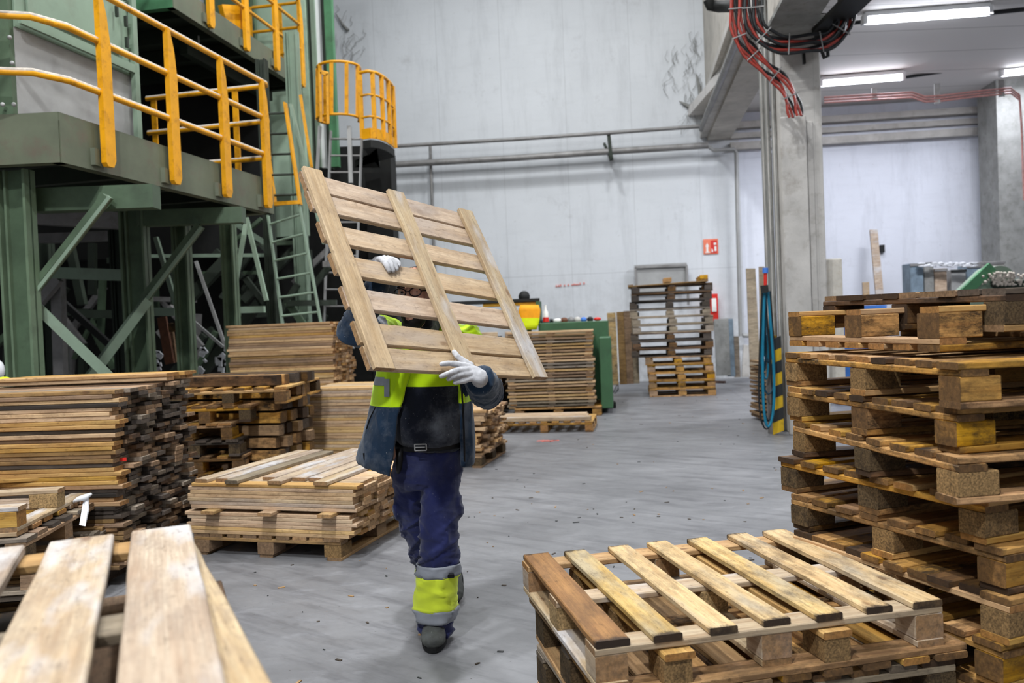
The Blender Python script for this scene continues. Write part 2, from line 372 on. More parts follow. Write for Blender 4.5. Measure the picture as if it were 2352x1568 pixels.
# shared board meshes (long axis = local X, origin at centre)
_bc = {}
def board_mesh(l, w, t, var=0):
    key = (round(l, 3), round(w, 4), round(t, 4), var)
    if key in _bc: return _bc[key]
    rr = random.Random(hash(key) & 0xffff)
    bm = bmesh.new(); N = max(2, min(9, int(l/.12)))
    ring = []
    for i in range(N+1):
        x = -l/2 + l*i/N; jy = rr.uniform(-1, 1)*w*.012 if l > .3 else 0; jz = rr.uniform(-1, 1)*.0006 if l > .3 else 0
        dw = 1 + rr.uniform(-.03, .01) if l > .3 else 1
        c = min(.0035, t*.16)
        pts = [(-w/2*dw+c, -t/2), (w/2*dw-c, -t/2), (w/2*dw, -t/2+c), (w/2*dw, t/2-c), (w/2*dw-c, t/2), (-w/2*dw+c, t/2), (-w/2*dw, t/2-c), (-w/2*dw, -t/2+c)]
        ring.append([bm.verts.new((x, a+jy, b_+jz)) for a, b_ in pts])
    for i in range(N):
        for k in range(8):
            bm.faces.new((ring[i][k], ring[i][(k+1) % 8], ring[i+1][(k+1) % 8], ring[i+1][k]))
    bm.faces.new(ring[0]); bm.faces.new(ring[-1][::-1])
    bmesh.ops.recalc_face_normals(bm, faces=bm.faces)
    me = bpy.data.meshes.new('board'); bm.to_mesh(me); bm.free()
    me.materials.append(MATS['lumber']); _bc[key] = me
    return me
def board(name, l, w, t, loc, rot=(0, 0, 0), mat='lumber', parent=None, var=0):
    """parent-local placement"""
    o = bpy.data.objects.new(name, board_mesh(l, w, t, var)); COL.objects.link(o)
    o.location = loc; o.rotation_euler = rot; o.parent = parent
    o.material_slots[0].link = 'OBJECT'; o.material_slots[0].material = MATS[mat]
    return o
def pick(rr, mats):
    if isinstance(mats, str): return mats
    return rr.choices([m for m, _ in mats], [w for _, w in mats])[0]
def pallet(label, loc, yaw, A=1.2, B=1.0, nd=7, bw=.1, mat='amber', bmat='chipblock', bh=.078, inv=False, group='pallets', seed=0,
           skip=(), t=.022, skids=True, blocks=True, mats=None, wide=True, name='pallet', tilt=(0, 0), pos=None, blk=(.145, .1), smat=None, jit=1.):
    """deck boards along local X (A), stringers along local Y (B); loc = base centre"""
    rr = random.Random(seed*31+5)
    root = empty(name, loc, yaw, label, 'pallet', group); root.rotation_euler = (tilt[0], tilt[1], yaw)
    H = 3*t + bh if skids else 2*t
    fz = (lambda z: H - z) if inv else (lambda z: z)
    zd = H - t/2; zs = H - 1.5*t; zb = t + bh/2; zk = t/2
    smat = smat or mat
    pos = pos or [(-B/2 + bw/2) + (B - bw)*i/(nd-1) for i in range(nd)]
    for i, y in enumerate(pos):
        if ('deck', i) in skip: continue
        m = (mats or {}).get(i) or pick(rr, mat)
        w = bw*(1.18 if wide and i in (0, len(pos)-1) else 1)
        yy = y + (bw*.09 if wide and i == 0 else 0) - (bw*.09 if wide and i == len(pos)-1 else 0)
        board('deck_board', A, w, t, (rr.uniform(-.006, .006)*jit, yy + rr.uniform(-.004, .004)*jit, fz(zd)), (0, 0, rr.uniform(-.008, .008)*jit), m, root, rr.randint(0, 3))
    for i, x in enumerate((-A/2+.05, 0, A/2-.05)):
        if ('stringer', i) in skip: continue
        board('stringer_board', B, .1, t, (x, 0, fz(zs)), (0, 0, pi/2), pick(rr, smat), root, rr.randint(0, 3))
    if blocks:
        for i, x in enumerate((-A/2+blk[0]/2, 0, A/2-blk[0]/2)):
            for j, y in enumerate((-B/2+blk[1]/2, 0, B/2-blk[1]/2)):
                if ('block', i, j) in skip: continue
                board('block', blk[0], blk[1], bh, (x+rr.uniform(-.004, .004), y, fz(zb)), (0, 0, 0), pick(rr, bmat), root, 0)
    if skids:
        for j, y in enumerate((-B/2+.05, 0, B/2-.05)):
            if ('skid', j) in skip: continue
            board('bottom_board', A, .1, t, (rr.uniform(-.008, .008), y, fz(zk)), (0, 0, 0), pick(rr, smat), root, rr.randint(0, 3))
    return root
def copy_pallet(src, loc, yaw, label, tilt=(0, 0)):
    c = copy_tree(src); c.location = loc; c.rotation_euler = (tilt[0], tilt[1], yaw); c['label'] = label
    return c
# ============================================================ SETTING
TH = radians(7.5); D = V((sin(TH), cos(TH), 0)); RR = V((cos(TH), -sin(TH), 0)); Z = V((0, 0, 1))
fl = MB().box((1, 10, -.1), (30, 34, .2)); struct('floor', fl, 'floor_concrete')
WA = radians(6); WX = V((cos(WA), -sin(WA), 0)); WN = V((-sin(WA), -cos(WA), 0)); WP0 = V((5.2, 19.0, 0))
def WPt(px, py, off=0.):
    r = ray(px, py); P0 = WP0 + WN*off
    return CP + r*((P0-CP).dot(WN)/r.dot(WN))
def wallbox(name, x0, x1, z0, z1, mat):
    mb = MB().box(((x0+x1)/2, .15, (z0+z1)/2), (x1-x0, .3, z1-z0))
    o = struct(name, mb, mat); o.location = WP0; o.rotation_euler = (0, 0, -WA); return o
split = (WPt(1702, 500)-WP0).dot(WX)
wallbox('wall_back', -18, split, 0, 12.5, 'wall_white')
wallbox('wall_annex', split, 9.5, 0, 6.6, 'wall_annex')
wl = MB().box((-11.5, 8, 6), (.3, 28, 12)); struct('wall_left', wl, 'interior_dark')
wr = MB().box((14.5, 8, 3.3), (.3, 28, 6.6)); struct('wall_right', wr, 'wall_annex')
wf = MB().box((1, -6.5, 6), (26, .3, 12)); struct('wall_front', wf, 'wall_annex')
# long wall above the annex opening, its underside seen from below
zb = 5.47
a0 = G(1623, 326, zb); a1 = G(1692, 170, zb); b0 = G(1674, 337, zb); b1 = G(1743, 214, zb)
da = (a1-a0).normalized(); wdt = .52
nrm = V((-da.y, da.x, 0)); 
if nrm.x < 0: nrm = -nrm
s0 = a0 - da*.4; s1 = a0 + da*22
mb = MB().add([s0, s1, s1+nrm*wdt, s0+nrm*wdt] + [q+Z*6.5 for q in (s0, s1, s1+nrm*wdt, s0+nrm*wdt)],
   [(0, 1, 2, 3), (7, 6, 5, 4), (0, 4, 5, 1), (1, 5, 6, 2), (2, 6, 7, 3), (3, 7, 4, 0)])
struct('wall_upper', mb, 'concrete_beam')
mb = MB()
for zz, hh, dd in ((5.62, .16, .16), (6.35, .14, .10)):
    mb.bar(s0+Z*zz-Z*zb+Z*zb*0+Z*0 - nrm*dd/2 + Z*(zb), s0+Z*0, .01, .01) if 0 else None
    p, q = s0.copy(), s1.copy(); p.z = q.z = zz
    mb.bar(p-nrm*dd/2, q-nrm*dd/2, dd, hh)
struct('trim_1', mb, 'concrete')
mb = MB().add([(s0+nrm*.5)*1, s1+nrm*.5, V((14.5, s1.y, zb)), V((14.5, s0.y, zb))], [(0, 1, 2, 3)])
mb = MB().box((10.0, 9, 6.15), (11.5, 24, .2)); 
cl = struct('ceiling_annex', mb, 'ceiling_board'); 
# ledges at the head of the annex wall
mb = MB()
for (y0, h, dp) in ((5.28, .16, .18), (5.52, .12, .12), (5.74, .14, .22)):
    p = WP0 + WX*(split-.2) + WN*dp/2; q = WP0 + WX*9.3 + WN*dp/2; p.z = q.z = y0; mb.bar(p, q, dp, h)
struct('trim_2', mb, 'concrete')
# right pilaster on the annex wall
def vbox(mb, pa, pb, Y, depth, z0, z1, ya=500, mi=0):
    """upright box whose front face spans pixel columns pa..pb at depth Y"""
    A = W(pa, ya, Y); B = W(pb, ya, Y); w = (B-A).length
    c = (A+B)/2; c.z = (z0+z1)/2
    R = Matrix((RR, D, Z)).transposed()
    mb.box(c + D*depth/2, (w, depth, z1-z0), R, mi); return c
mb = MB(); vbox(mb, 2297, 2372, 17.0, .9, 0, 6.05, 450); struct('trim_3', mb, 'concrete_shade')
# ---- concrete pillar
mb = MB()
vbox(mb, 1803, 1893, 9.9, .45, 0, 7.2, 500)
vbox(mb, 1814, 1880, 10.35, .5, 0, 7.2, 500)
vbox(mb, 1806, 1890, 10.8, .55, 0, 7.2, 500)
vbox(mb, 1800, 1858, 9.82, .1, 0, 3.78, 500, 1)
vbox(mb, 1858, 1874, 9.86, .1, 0, 3.72, 500, 1)
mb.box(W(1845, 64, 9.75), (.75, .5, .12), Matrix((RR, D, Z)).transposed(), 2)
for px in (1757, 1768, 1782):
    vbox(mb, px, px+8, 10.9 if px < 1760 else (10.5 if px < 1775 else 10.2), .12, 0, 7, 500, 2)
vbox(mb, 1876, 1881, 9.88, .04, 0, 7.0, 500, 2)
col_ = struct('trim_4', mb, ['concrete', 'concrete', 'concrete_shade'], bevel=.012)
col_.name = 'trim_4'
# short crane beam running from the pillar towards the front
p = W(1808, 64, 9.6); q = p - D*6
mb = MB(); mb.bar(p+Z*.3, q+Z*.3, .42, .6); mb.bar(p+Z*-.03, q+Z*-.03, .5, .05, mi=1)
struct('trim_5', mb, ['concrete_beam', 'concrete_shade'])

# ---- pipes along the back wall
def thing_mesh(name, mb, mats, label, cat, group=None, kind=None, **k):
    return tag(mb.build(name, mats, **k), label, cat, group, kind)
def pipe(pxs, r, off, label, cat='pipe', mat='grey_metal', name='wall_pipe', group=None):
    pts = [WPt(x, y, off) for x, y in pxs]; mb = MB().tube(pts, r, 10)
    return thing_mesh(name, mb, mat, label, cat, group)
pipe([(905, 336), (1180, 320), (1400, 305), (1622, 289)], .045, .55, 'upper thin grey pipe running across the white back wall')
pipe([(905, 378), (1180, 363), (1400, 348), (1626, 334)], .075, .45, 'lower thick grey pipe running across the white back wall below the thin one')
pipe([(988, 330), (990, 400), (996, 560), (1002, 760)], .035, .3, 'thin upright pipe dropping from the wall pipes behind the carried pallet')
pipe([(1626, 336), (1640, 345), (1686, 342), (1691, 350), (1694, 500), (1701, 772)], .045, .35, 'grey pipe that turns down the back wall beside the exit of the annex', mat='galv')
pipe([(1706, 770), (1740, 772)], .05, .35, 'short horizontal pipe stub near the floor behind the hanging hoses', mat='galv')
# pipe running along the long wall overhead
P1 = W(1612, 296, 18.6); P2 = W(1655, 185, 14.5); P3 = W(1700, 70, 11.5)
tag(MB().tube([P1, P2, P3], [.07, .06, .05], 10).build('overhead_pipe', 'grey_metal'), 'dark pipe climbing beside the long overhead beam', 'pipe')
t = empty('pipe_bracket', WPt(1404, 340, .4), 0, 'green steel bracket holding the wall pipes above the tall pallet stack', 'bracket')
MB().bar(WPt(1398, 308, .5), WPt(1404, 368, .5), .08, .08).build('upright', 'green_dark', t)
MB().bar(WPt(1404, 362, .0), WPt(1404, 362, .62), .08, .06).build('arm', 'green_dark', t)
MB().bar(WPt(1388, 330, .1), WPt(1404, 366, .6), .05, .05).build('strut', 'green_dark', t)

# ---- exit / hose sign
sg = empty('safety_sign', WPt(1633, 566, .02), -WA, 'small red and white fire hose sign high on the back wall', 'sign')
k_ = 0.0108
def signpart(name, polys, mat, dy, parent=sg):
    mb = MB()
    for poly in polys: mb.prism([((x-1633)*k_, (566-y)*k_) for x, y in poly], .006, X=WX, Y=Z, Z=WN, org=WPt(1633, 566, .02+dy))
    return mb.build(name, mat, parent, origin=None)
# prism already in world space: rebuild parts relative to the empty
def rel(o, par):
    o.parent = None; o.matrix_world = Matrix.Identity(4); o.location = (0, 0, 0); o.rotation_euler = (0, 0, 0); setpar(o, par)
for nm, polys, mt, dy in (('board', [[(1617, 550), (1648, 550), (1648, 582), (1617, 582)]], 'sign_orange', 0.),
    ('left_field', [[(1619, 553), (1632, 553), (1632, 580), (1619, 580)]], 'sign_orange', .008),
    ('red_field', [[(1632, 553), (1646, 553), (1646, 580), (1632, 580)]], 'sign_red', .008),
    ('pictogram', [[(1621, 566), (1625, 558), (1629, 566)], [(1623, 566), (1627, 566), (1627, 577), (1623, 577)], [(1621, 577), (1630, 577), (1630, 579), (1621, 579)],
                   [(1639, 558), (1644, 558), (1644, 563), (1639, 563)], [(1640, 566), (1644, 566), (1644, 576), (1640, 576)], [(1634, 570), (1637, 573), (1637, 578), (1634, 578)]], 'sign_white', .016)):
    rel(signpart(nm, polys, mt, dy, None), sg)
# faint red writing scrawled on the wall
mb = MB()
rr = random.Random(3)
x = 1277
while x < 1342:
    yb = 659 - (x-1277)*.09
    w = rr.uniform(2, 4); hgt = rr.uniform(3, 6)
    mb.bar(WPt(x, yb, .012), WPt(x+w*.4, yb-hgt, .012), .012, .03, up=WN)
    mb.bar(WPt(x+w*.4, yb-hgt*.9, .012), WPt(x+w, yb-hgt*.2, .012), .012, .03, up=WN)
    x += w + rr.choice((1, 1, 2, 6))
thing_mesh('wall_scrawl', mb, 'pink_mark', 'faint red handwriting scrawled low on the white back wall', 'writing')
# framed grey panel standing at the wall
t = empty('framed_panel', WPt(1518, 700, .3), 0, 'grey framed panel standing on the back wall behind the tall dark pallet stack', 'panel')
mb = MB(); mb.bar(WPt(1458, 640, .2), WPt(1578, 634, .2), .04, .62, up=Z); rel(mb.build('sheet', 'galv', None), t)
mb = MB()
for a, b_ in (((1458, 614), (1578, 609)), ((1459, 614), (1463, 700)), ((1577, 609), (1581, 700))): mb.bar(WPt(*a, .26), WPt(*b_, .26), .05, .05)
rel(mb.build('frame', 'grey_metal', None), t)

# cobwebs / torn dust at the wall corner
rr = random.Random(11)
mb = MB()
for cx, cy, n, s in ((1590, 130, 26, 60), (1585, 240, 12, 28), (790, 60, 16, 60), (1545, 150, 14, 50), (820, 110, 10, 45)):
    for _ in range(n):
        x0 = cx + rr.uniform(-s, s)*.4; y0 = cy + rr.uniform(-s, s); pts = []
        for j in range(5):
            pts.append(WPt(min(x0, 1612) if cx > 1400 else max(x0, 772), y0, .03+rr.uniform(0, .05))); x0 += rr.uniform(-9, 7); y0 += rr.uniform(2, 12)
        mb.tube(pts, rr.uniform(.002, .007), 4)
thing_mesh('cobwebs', mb, 'concrete_shade', 'dusty grey cobweb strands clinging to the corners of the back wall', 'cobweb', kind='stuff')
mb = MB()
for pts, r in (([(1560, 232), (1580, 244), (1605, 246), (1612, 240)], .05), ([(1600, 170), (1606, 200), (1612, 250)], .04), ([(770, 30), (790, 60), (800, 70)], .03)):
    mb.tube([WPt(x, y, .06) for x, y in pts], [.01, r, r*1.4, .02][:len(pts)], 6)
thing_mesh('dust_rag', mb, 'concrete_shade', 'ragged hanging dust clump in the upper corner of the back wall', 'dust')

# ---- tube lights under the annex ceiling
def tube_light(pa, pb, Y, label):
    A = W(pa[0], pa[1], Y); B = W(pb[0], pb[1], Y*(.985)); B.z = A.z
    t = empty('tube_light', (A+B)/2, 0, label, 'ceiling light', 'tube lights under the annex ceiling')
    m1 = MB().tube([A, B], .052, 10); rel(m1.build('tube', 'tube_light', None), t)
    m2 = MB().bar(A+Z*.09, B+Z*.09, .13, .07); rel(m2.build('housing', 'white_paint', None), t)
    for E, nm in ((A, 'end_cap'), (B, 'end_cap')):
        rel(MB().box(E+Z*.02, (.06, .12, .14)).build(nm, 'white_paint', None), t)
    m3 = MB().tube([A+Z*.13, V((A.x, A.y, 6.06))], .012, 6).tube([B+Z*.13, V((B.x, B.y, 6.06))], .012, 6); rel(m3.build('hanger', 'grey_metal', None), t)
    ld = bpy.data.lights.new('tube_glow', 'AREA'); ld.shape = 'RECTANGLE'; ld.size = (B-A).length; ld.size_y = .08
    ld.energy = 70; ld.color = (.86, .9, 1.); lo = bpy.data.objects.new('tube_glow', ld); COL.objects.link(lo)
    lo.location = (A+B)/2 - Z*.06; lo.rotation_euler = (0, 0, atan2((B-A).y, (B-A).x))
    return A, B
TA = tube_light((1985, 49), (2272, 33), 12.9, 'nearest and largest glowing tube light, at the top of the annex ceiling')
tube_light((1885, 193), (2074, 186), 16.3, 'glowing tube light seen just beside the concrete pillar')
tube_light((2300, 170), (2420, 164), 16.3, 'glowing tube light cut by the frame edge at the far right of the annex')
mb = MB(); 
mb.tube([W(1900, 200, 16.4)+Z*.1, W(2075, 190, 16.4)+Z*.1, W(2240, 172, 16.4)+Z*.16, W(2352, 165, 16.4)+Z*.14], .03, 6)
thing_mesh('ceiling_conduit', mb, 'black_cable', 'dark conduit linking the rear tube lights on the annex ceiling', 'conduit')
mb = MB(); thing_mesh('ceiling_conduit', MB().tube([W(1930, 56, 13), W(1985, 50, 13)], .03, 6), 'black_cable', 'short dark conduit between the cable tray and the nearest tube light', 'conduit'); mb.tube([W(2272, 30, 12.8), W(2420, 14, 12.6)], .035, 6)
thing_mesh('ceiling_conduit', mb, 'black_cable', 'dark conduit leaving the nearest tube light towards the frame edge', 'conduit')
mb = MB(); pts = [(1893, 236), (1990, 230), (2095, 224), (2125, 234), (2160, 232), (2240, 222), (2322, 214), (2342, 230), (2347, 300), (2352, 460)]
for k in range(3): mb.tube([W(x, y, 15.8-.02*k)+Z*.05*k for x, y in pts], .018, 6)
thing_mesh('pipe_run', mb, 'red_dusty', 'dusty red pipe run hanging below the annex ceiling and turning down at the far pilaster', 'pipe')
for i, (x, y0, y1) in enumerate(((2008, 203, 228), (2152, 192, 238), (2300, 184, 222))):
    thing_mesh('pipe_hanger', MB().bar(W(x, y0, 15.8), W(x+1, y1, 15.8), .1, .03, up=D), 'grey_metal', ['flat hanger strap on the red pipe run, closest to the pillar', 'middle flat hanger strap on the red pipe run, left of its kink', 'flat hanger strap on the red pipe run, next to the far pilaster'][i], 'hanger', 'straps on the red pipe run')

# ---- cable bundles on the pillar
def bundle(label, pts, n, Y, r, mats, sp, group=None):
    t = empty('cable_bundle', W(pts[0][0], pts[0][1], Y), 0, label, 'cable bundle', group)
    P = [W(x, y, Y) for x, y in pts]
    Q = []
    for i in range(len(P)-1):
        for k in range(4): 
            u = k/4; a = P[max(i-1, 0)]; b_ = P[i]; c = P[i+1]; d = P[min(i+2, len(P)-1)]
            Q.append(.5*((2*b_)+(-a+c)*u+(2*a-5*b_+4*c-d)*u*u+(-a+3*b_-3*c+d)*u**3))
    Q.append(P[-1])
    for k in range(n):
        pp = []
        for i, q in enumerate(Q):
            tg = (Q[min(i+1, len(Q)-1)]-Q[max(i-1, 0)]).normalized(); sd = tg.cross(D).normalized()
            pp.append(q + sd*((k-(n-1)/2)*sp + .012*sin(i*.9+k*2)) + D*(.03*((k*7) % 3-1)))
        rel(MB().tube(pp, r, 7).build('cable', mats[k % len(mats)], None), t)
    for i in range(3, len(Q)-1, 5):
        tg = (Q[i+1]-Q[i-1]).normalized(); sd = tg.cross(D).normalized()
        rel(MB().bar(Q[i]-sd*(n*sp/2+.01)-D*.05, Q[i]+sd*(n*sp/2+.01)-D*.05, .012, .012).build('cable_tie', 'grey_metal', None), t)
    return t
bundle('thick red cable bundle sweeping down the face of the concrete pillar', [(1692, -30), (1694, 40), (1700, 85), (1722, 118), (1760, 158), (1798, 190), (1820, 232), (1828, 268)], 6, 9.3, .016, ['red_cable', 'red_cable', 'black_cable'], .03)
bundle('dark and red cable loop slung around the head of the pillar', [(1728, -40), (1730, 40), (1752, 84), (1795, 103), (1860, 102), (1905, 92), (1935, 60), (1944, 0), (1944, -40)], 7, 9.2, .018, ['black_cable', 'red_cable', 'black_cable', 'black_cable', 'red_cable', 'black_cable', 'black_cable'], .03)
t = empty('cable_tray', W(1960, 20, 9.5), 0, 'black cable tray end above the red and black cable loop', 'cable tray')
rel(MB().bar(W(1895, 70, 9.6), W(1985, -20, 8.4), .3, .05).build('tray', 'black_steel', None), t)
rel(MB().bar(W(1900, 95, 9.6), W(1905, 40, 9.6), .25, .25, up=D).build('bracket', 'black_steel', None), t)
mb = MB().tube([W(1888, 118, 9.3), W(1893, 133, 9.3), W(1902, 128, 9.3), W(1901, 108, 9.3), W(1918, 100, 9.3), W(1924, 95, 9.3)], .022, 7)
thing_mesh('cable_stub', mb, 'black_cable', 'short black cable end curling below the cable loop on the pillar', 'cable')
thing_mesh('threaded_bracket', MB().bar(W(1845, 115, 9.4), W(1847, 147, 9.4), .03, .05, up=D), 'black_steel', 'small dark slotted bracket hanging under the cable loop on the pillar', 'bracket')
mb = MB().tube([W(1628, 0, 13), W(1632, 12, 13), W(1650, 15, 13), W(1692, 13, 12)], .09, 10)
thing_mesh('drain_pipe', mb, 'black_steel', 'short dark drain pipe elbow at the top of the long overhead beam', 'pipe')

# ---- corner guard with hazard stripes at the pillar's foot
t = empty('corner_guard', G(1790, 998), 0, 'yellow and black hazard striped guard at the foot of the concrete pillar', 'corner guard')
A = G(1772, 985); Bp = G(1798, 999)
gd = (Bp-A).normalized(); 
mb = MB(); mb.bar(G(1769, 995)+Z*.0, G(1769, 995)+Z*1.2, .05, .05, up=D)
rel(mb.build('post', 'grey_metal', None), t)
y0 = 0.0; nseg = 8; Hh = 1.14
for k in range(nseg):
    mb = MB(); za = Hh*k/nseg; zb2 = Hh*(k+1)/nseg
    c = G(1790, 998); sl = .05
    p0 = c - RR*.07; p1 = c + RR*.055
    mb.add([p0+Z*za, p1+Z*(za+sl), p1+Z*(zb2+sl), p0+Z*zb2, p0+Z*za+D*.03, p1+Z*(za+sl)+D*.03, p1+Z*(zb2+sl)+D*.03, p0+Z*zb2+D*.03],
           [(0, 1, 2, 3), (7, 6, 5, 4), (0, 3, 7, 4), (1, 5, 6, 2), (3, 2, 6, 7), (0, 4, 5, 1)])
    rel(mb.build('stripe', 'yellow_guard' if k % 2 == 0 else 'black_guard', None), t)
rel(MB().tube([G(1778, 985)+Z*1.08, G(1778, 985)+Z*1.18], .07, 10).build('cap', 'yellow_guard', None), t)
# steel corner channel behind it
thing_mesh('steel_upright', MB().bar(G(1782, 968), G(1782, 968)+Z*3.6, .1, .12, up=D), 'grey_metal', 'grey steel upright fixed along the edge of the pillar behind the hazard guard', 'post')
# ---- hoses hung on the pillar
t = empty('hose_bundle', W(1757, 660, 9.8), 0, 'tangled blue air hoses hanging in long loops beside the pillar', 'hose')
rr = random.Random(5)
for k in range(7):
    x0 = 1752+rr.uniform(-3, 8); x1 = 1752 + rr.uniform(-2, 16); yb = [980, 905, 985, 830, 870, 850, 965][k]
    spread = rr.uniform(6, 20); pts = []
    n = 16
    for i in range(n+1):
        u = i/n; yy = 668 + (yb-668)*sin(pi*u)**.55
        xx = (x0*(1-u)+x1*u) + (-spread*cos(pi*u))*sin(pi*u)**.5 + (yy-668)*.02 + 1.5*sin(u*9+k)
        pts.append(W(xx, yy, 9.75+.04*k))
    rel(MB().tube(pts, .011 if k % 3 else .016, 7).build('hose', ['blue_hose', 'blue_hose_dark', 'black_cable', 'blue_hose_dark'][k % 4], None), t)
rel(MB().bar(W(1755, 655, 9.7), W(1757, 672, 9.7), .08, .06, up=D).build('hook', 'black_steel', None), t)
mb = MB().tube([W(1758, 615, 9.8), W(1758, 627, 9.8)], .035, 8).tube([W(1758, 627, 9.8), W(1758, 660, 9.8)], .02, 8, mi=1)
rel(mb.build('coupling', ['blue_plastic', 'sign_red'], None), t)
# planks leaning behind the hoses
def leanboard(label, pa, pb, Y, w, mat, t_=.03, name='leaning_plank', cat='plank', group=None, Y2=None, up=None):
    A = W(pa[0], pa[1], Y2 or Y); B = W(pb[0], pb[1], Y); mb = MB().bar(A, B, t_, w, up=up or RR)
    return thing_mesh(name, mb, mat, label, cat, group, bevel=.003)
leanboard('wide weathered plank leaning on the wall left of the hanging hoses', (1724, 617), (1735, 868), 16.6, .2, 'weathered', Y2=17.6)
leanboard('pale narrow plank leaning upright behind the hanging hoses', (1749, 612), (1752, 760), 12.0, .08, 'pine_pale')
rr = random.Random(8)
mb = MB()
for k in range(14):
    y = 832 + k*9.6; x0 = 1736+rr.uniform(-3, 2); x1 = 1772 + rr.uniform(-8, 2)
    mb.bar(W(x0, y+rr.uniform(-2, 2), 11.4), W(x1, y+rr.uniform(-2, 2)-1, 11.4), .5, .032)
thing_mesh('offcut_stack', mb, 'lumber_old', 'tall narrow stack of old offcuts behind the blue hoses', 'offcuts', kind='stuff')
# grey panels leaning at the back wall near the floor
for i, (a, b_, w, mt, lb) in enumerate((((1656, 732), (1662, 862), .3, 'concrete_shade', 'tall grey slab leaning on the back wall right of the tall pallet stack'),
      ((1674, 732), (1680, 864), .16, 'blue_grey', 'narrow blue grey slab leaning beside the tall grey slab'),
      ((1690, 772), (1694, 866), .12, 'weathered', 'short brown slab leaning next to the upright wall pipe'),
      ((1716, 792), (1712, 866), .16, 'concrete', 'short pale slab leaning at the foot of the wide weathered plank'))):
    leanboard(lb, a, b_, 17.7, w, mt, .06, 'leaning_slab', 'slab', 'slabs leaning on the back wall')
for i, (a, b_, w, mt, lb) in enumerate((((1404, 718), (1411, 884), .17, 'pine_deck', 'pale yellow plank standing at the edge of the green machine'),
      ((1424, 716), (1432, 882), .14, 'lumber_old', 'brown plank leaning second from the green machine'),
      ((1440, 714), (1447, 881), .15, 'lumber_old', 'old brown plank leaning in the middle of the upright planks'),
      ((1455, 714), (1461, 880), .14, 'weathered', 'brown plank leaning right against the tall dark pallet stack'))):
    leanboard(lb, a, b_, 16.6, w, mt, .05, 'leaning_plank', 'plank', 'planks leaning left of the tall pallet stack')
# red hose cabinet behind the tall stack
mb = MB().box(WPt(1634, 706, .12), (.26, .2, .62)); thing_mesh('hose_cabinet', mb, 'sign_red', 'red fire hose cabinet half hidden behind the tall dark pallet stack', 'cabinet')
mb = MB().box(WPt(1640, 700, .24), (.1, .02, .3)); thing_mesh('notice', mb, 'sign_white', 'white notice stuck on the red hose cabinet', 'notice')

# ---- things at the annex wall, above the tall right stack
leanboard('tall pale plank leaning alone on the annex wall', (2006, 528), (2028, 760), 17.2, .16, 'pine_pale', .05, Y2=18.0)
leanboard('short pink plank standing low on the annex wall', (1988, 648), (1992, 760), 17.3, .13, 'pine_fresh', .05)
thing_mesh('wall_bracket', MB().box(WPt(2026, 571, .05), (.08, .1, .17)), 'black_steel', 'small black bracket on the annex wall beside the tall pale plank', 'bracket')
for i, (x0, x1, yt, mt, lb) in enumerate(((2092, 2122, 604, 'blue_grey', 'dusty blue box first in the row by the annex wall'), (2124, 2146, 602, 'concrete_shade', 'dark grey narrow box second in the row by the annex wall'),
      (2148, 2176, 616, 'pine_fresh', 'peach coloured board in the row of boxes by the annex wall'), (2186, 2220, 618, 'galv', 'pale framed crate in the row by the annex wall'),
      (2222, 2256, 608, 'blue_grey', 'faded blue box last in the row by the annex wall'), (2264, 2346, 596, 'concrete', 'wide pale panel behind the green conveyor'))):
    A = W(x0, yt, 16.0+.05*i); B = W(x1, yt, 16.0+.05*i); c = (A+B)/2; h = c.z
    dp = .35 if i < 5 else .08
    t = empty('storage_box' if i < 5 else 'wall_panel', (c.x, c.y+(.2 if i<5 else .6), 0), 0, lb, 'box' if i < 5 else 'panel', 'boxes along the annex wall' if i < 5 else None)
    yy = c.y+(.2 if i < 5 else .6)
    rel(MB().box((c.x, yy, h/2), ((B-A).length, dp, h)).build('body', mt, None, bevel=.01), t)
    rel(MB().box((c.x, yy-dp/2-.01, h-.03), ((B-A).length*1.04, .03, .05)).build('rim', 'black_steel' if i in (1, 3) else 'grey_metal', None), t)
mb = MB()
rr = random.Random(4)
for k in range(60):
    x = 2112 + k*2.2; mb.ball(W(x, 608+rr.uniform(-5, 4), 15.9), (rr.uniform(.03, .08), .06, rr.uniform(.008, .02)), 6, 4)
thing_mesh('plastic_sheet', mb, 'plastic_white', 'crumpled pale plastic lying along the tops of the wall boxes', 'plastic', kind='stuff')
# cream block and boxes just right of the pillar
mb = MB().box(W(1914, 640, 10.3)+V((0, .1, -.55)), (.22, .25, 1.6)); thing_mesh('foam_block', mb, 'cream_block', 'cream coloured block standing against the right side of the pillar', 'block', bevel=.015)
# green conveyor hood
t = empty('conveyor', W(2290, 640, 12.0), 0, 'green conveyor hood with a rounded end behind the top pallet', 'conveyor')
poly = []
cx, cy = 2298, 640
for a in range(-50, 150, 12): poly.append((cx+34*cos(radians(a)), cy-30*sin(radians(a))))
poly += [(2222, 668), (2220, 760), (2380, 760), (2370, 650)]
Pc = [W(x, y, 12.0) for x, y in poly]
mb = MB(); n = len(Pc); hi = [p+D*.5 for p in Pc]
mb.add(Pc+hi, [tuple(range(n)), tuple(range(2*n-1, n-1, -1))]+[(i, n+i, n+(i+1) % n, (i+1) % n) for i in range(n)])
rel(mb.build('hood', 'green_panel', None), t)
rel(MB().bar(W(2215, 672, 11.9), W(2278, 612, 11.9), .06, .14, up=Z).build('belt', 'green_bright', None), t)
mb = MB()
for k in range(160): mb.ball(W(2305+rr.gauss(0, 20), 640+rr.uniform(-14, 14), 11.85), (rr.uniform(.008, .025),)*3, 5, 4)
rel(mb.build('sawdust_heap', 'dust_top', None), t); bpy.data.objects['sawdust_heap']['kind'] = 'stuff'
rel(MB().bar(W(2300, 640, 12.2), V((W(2300, 640, 12.2).x, 12.5, 0)), .5, .5, up=D).build('stand', 'green_dark', None), t)
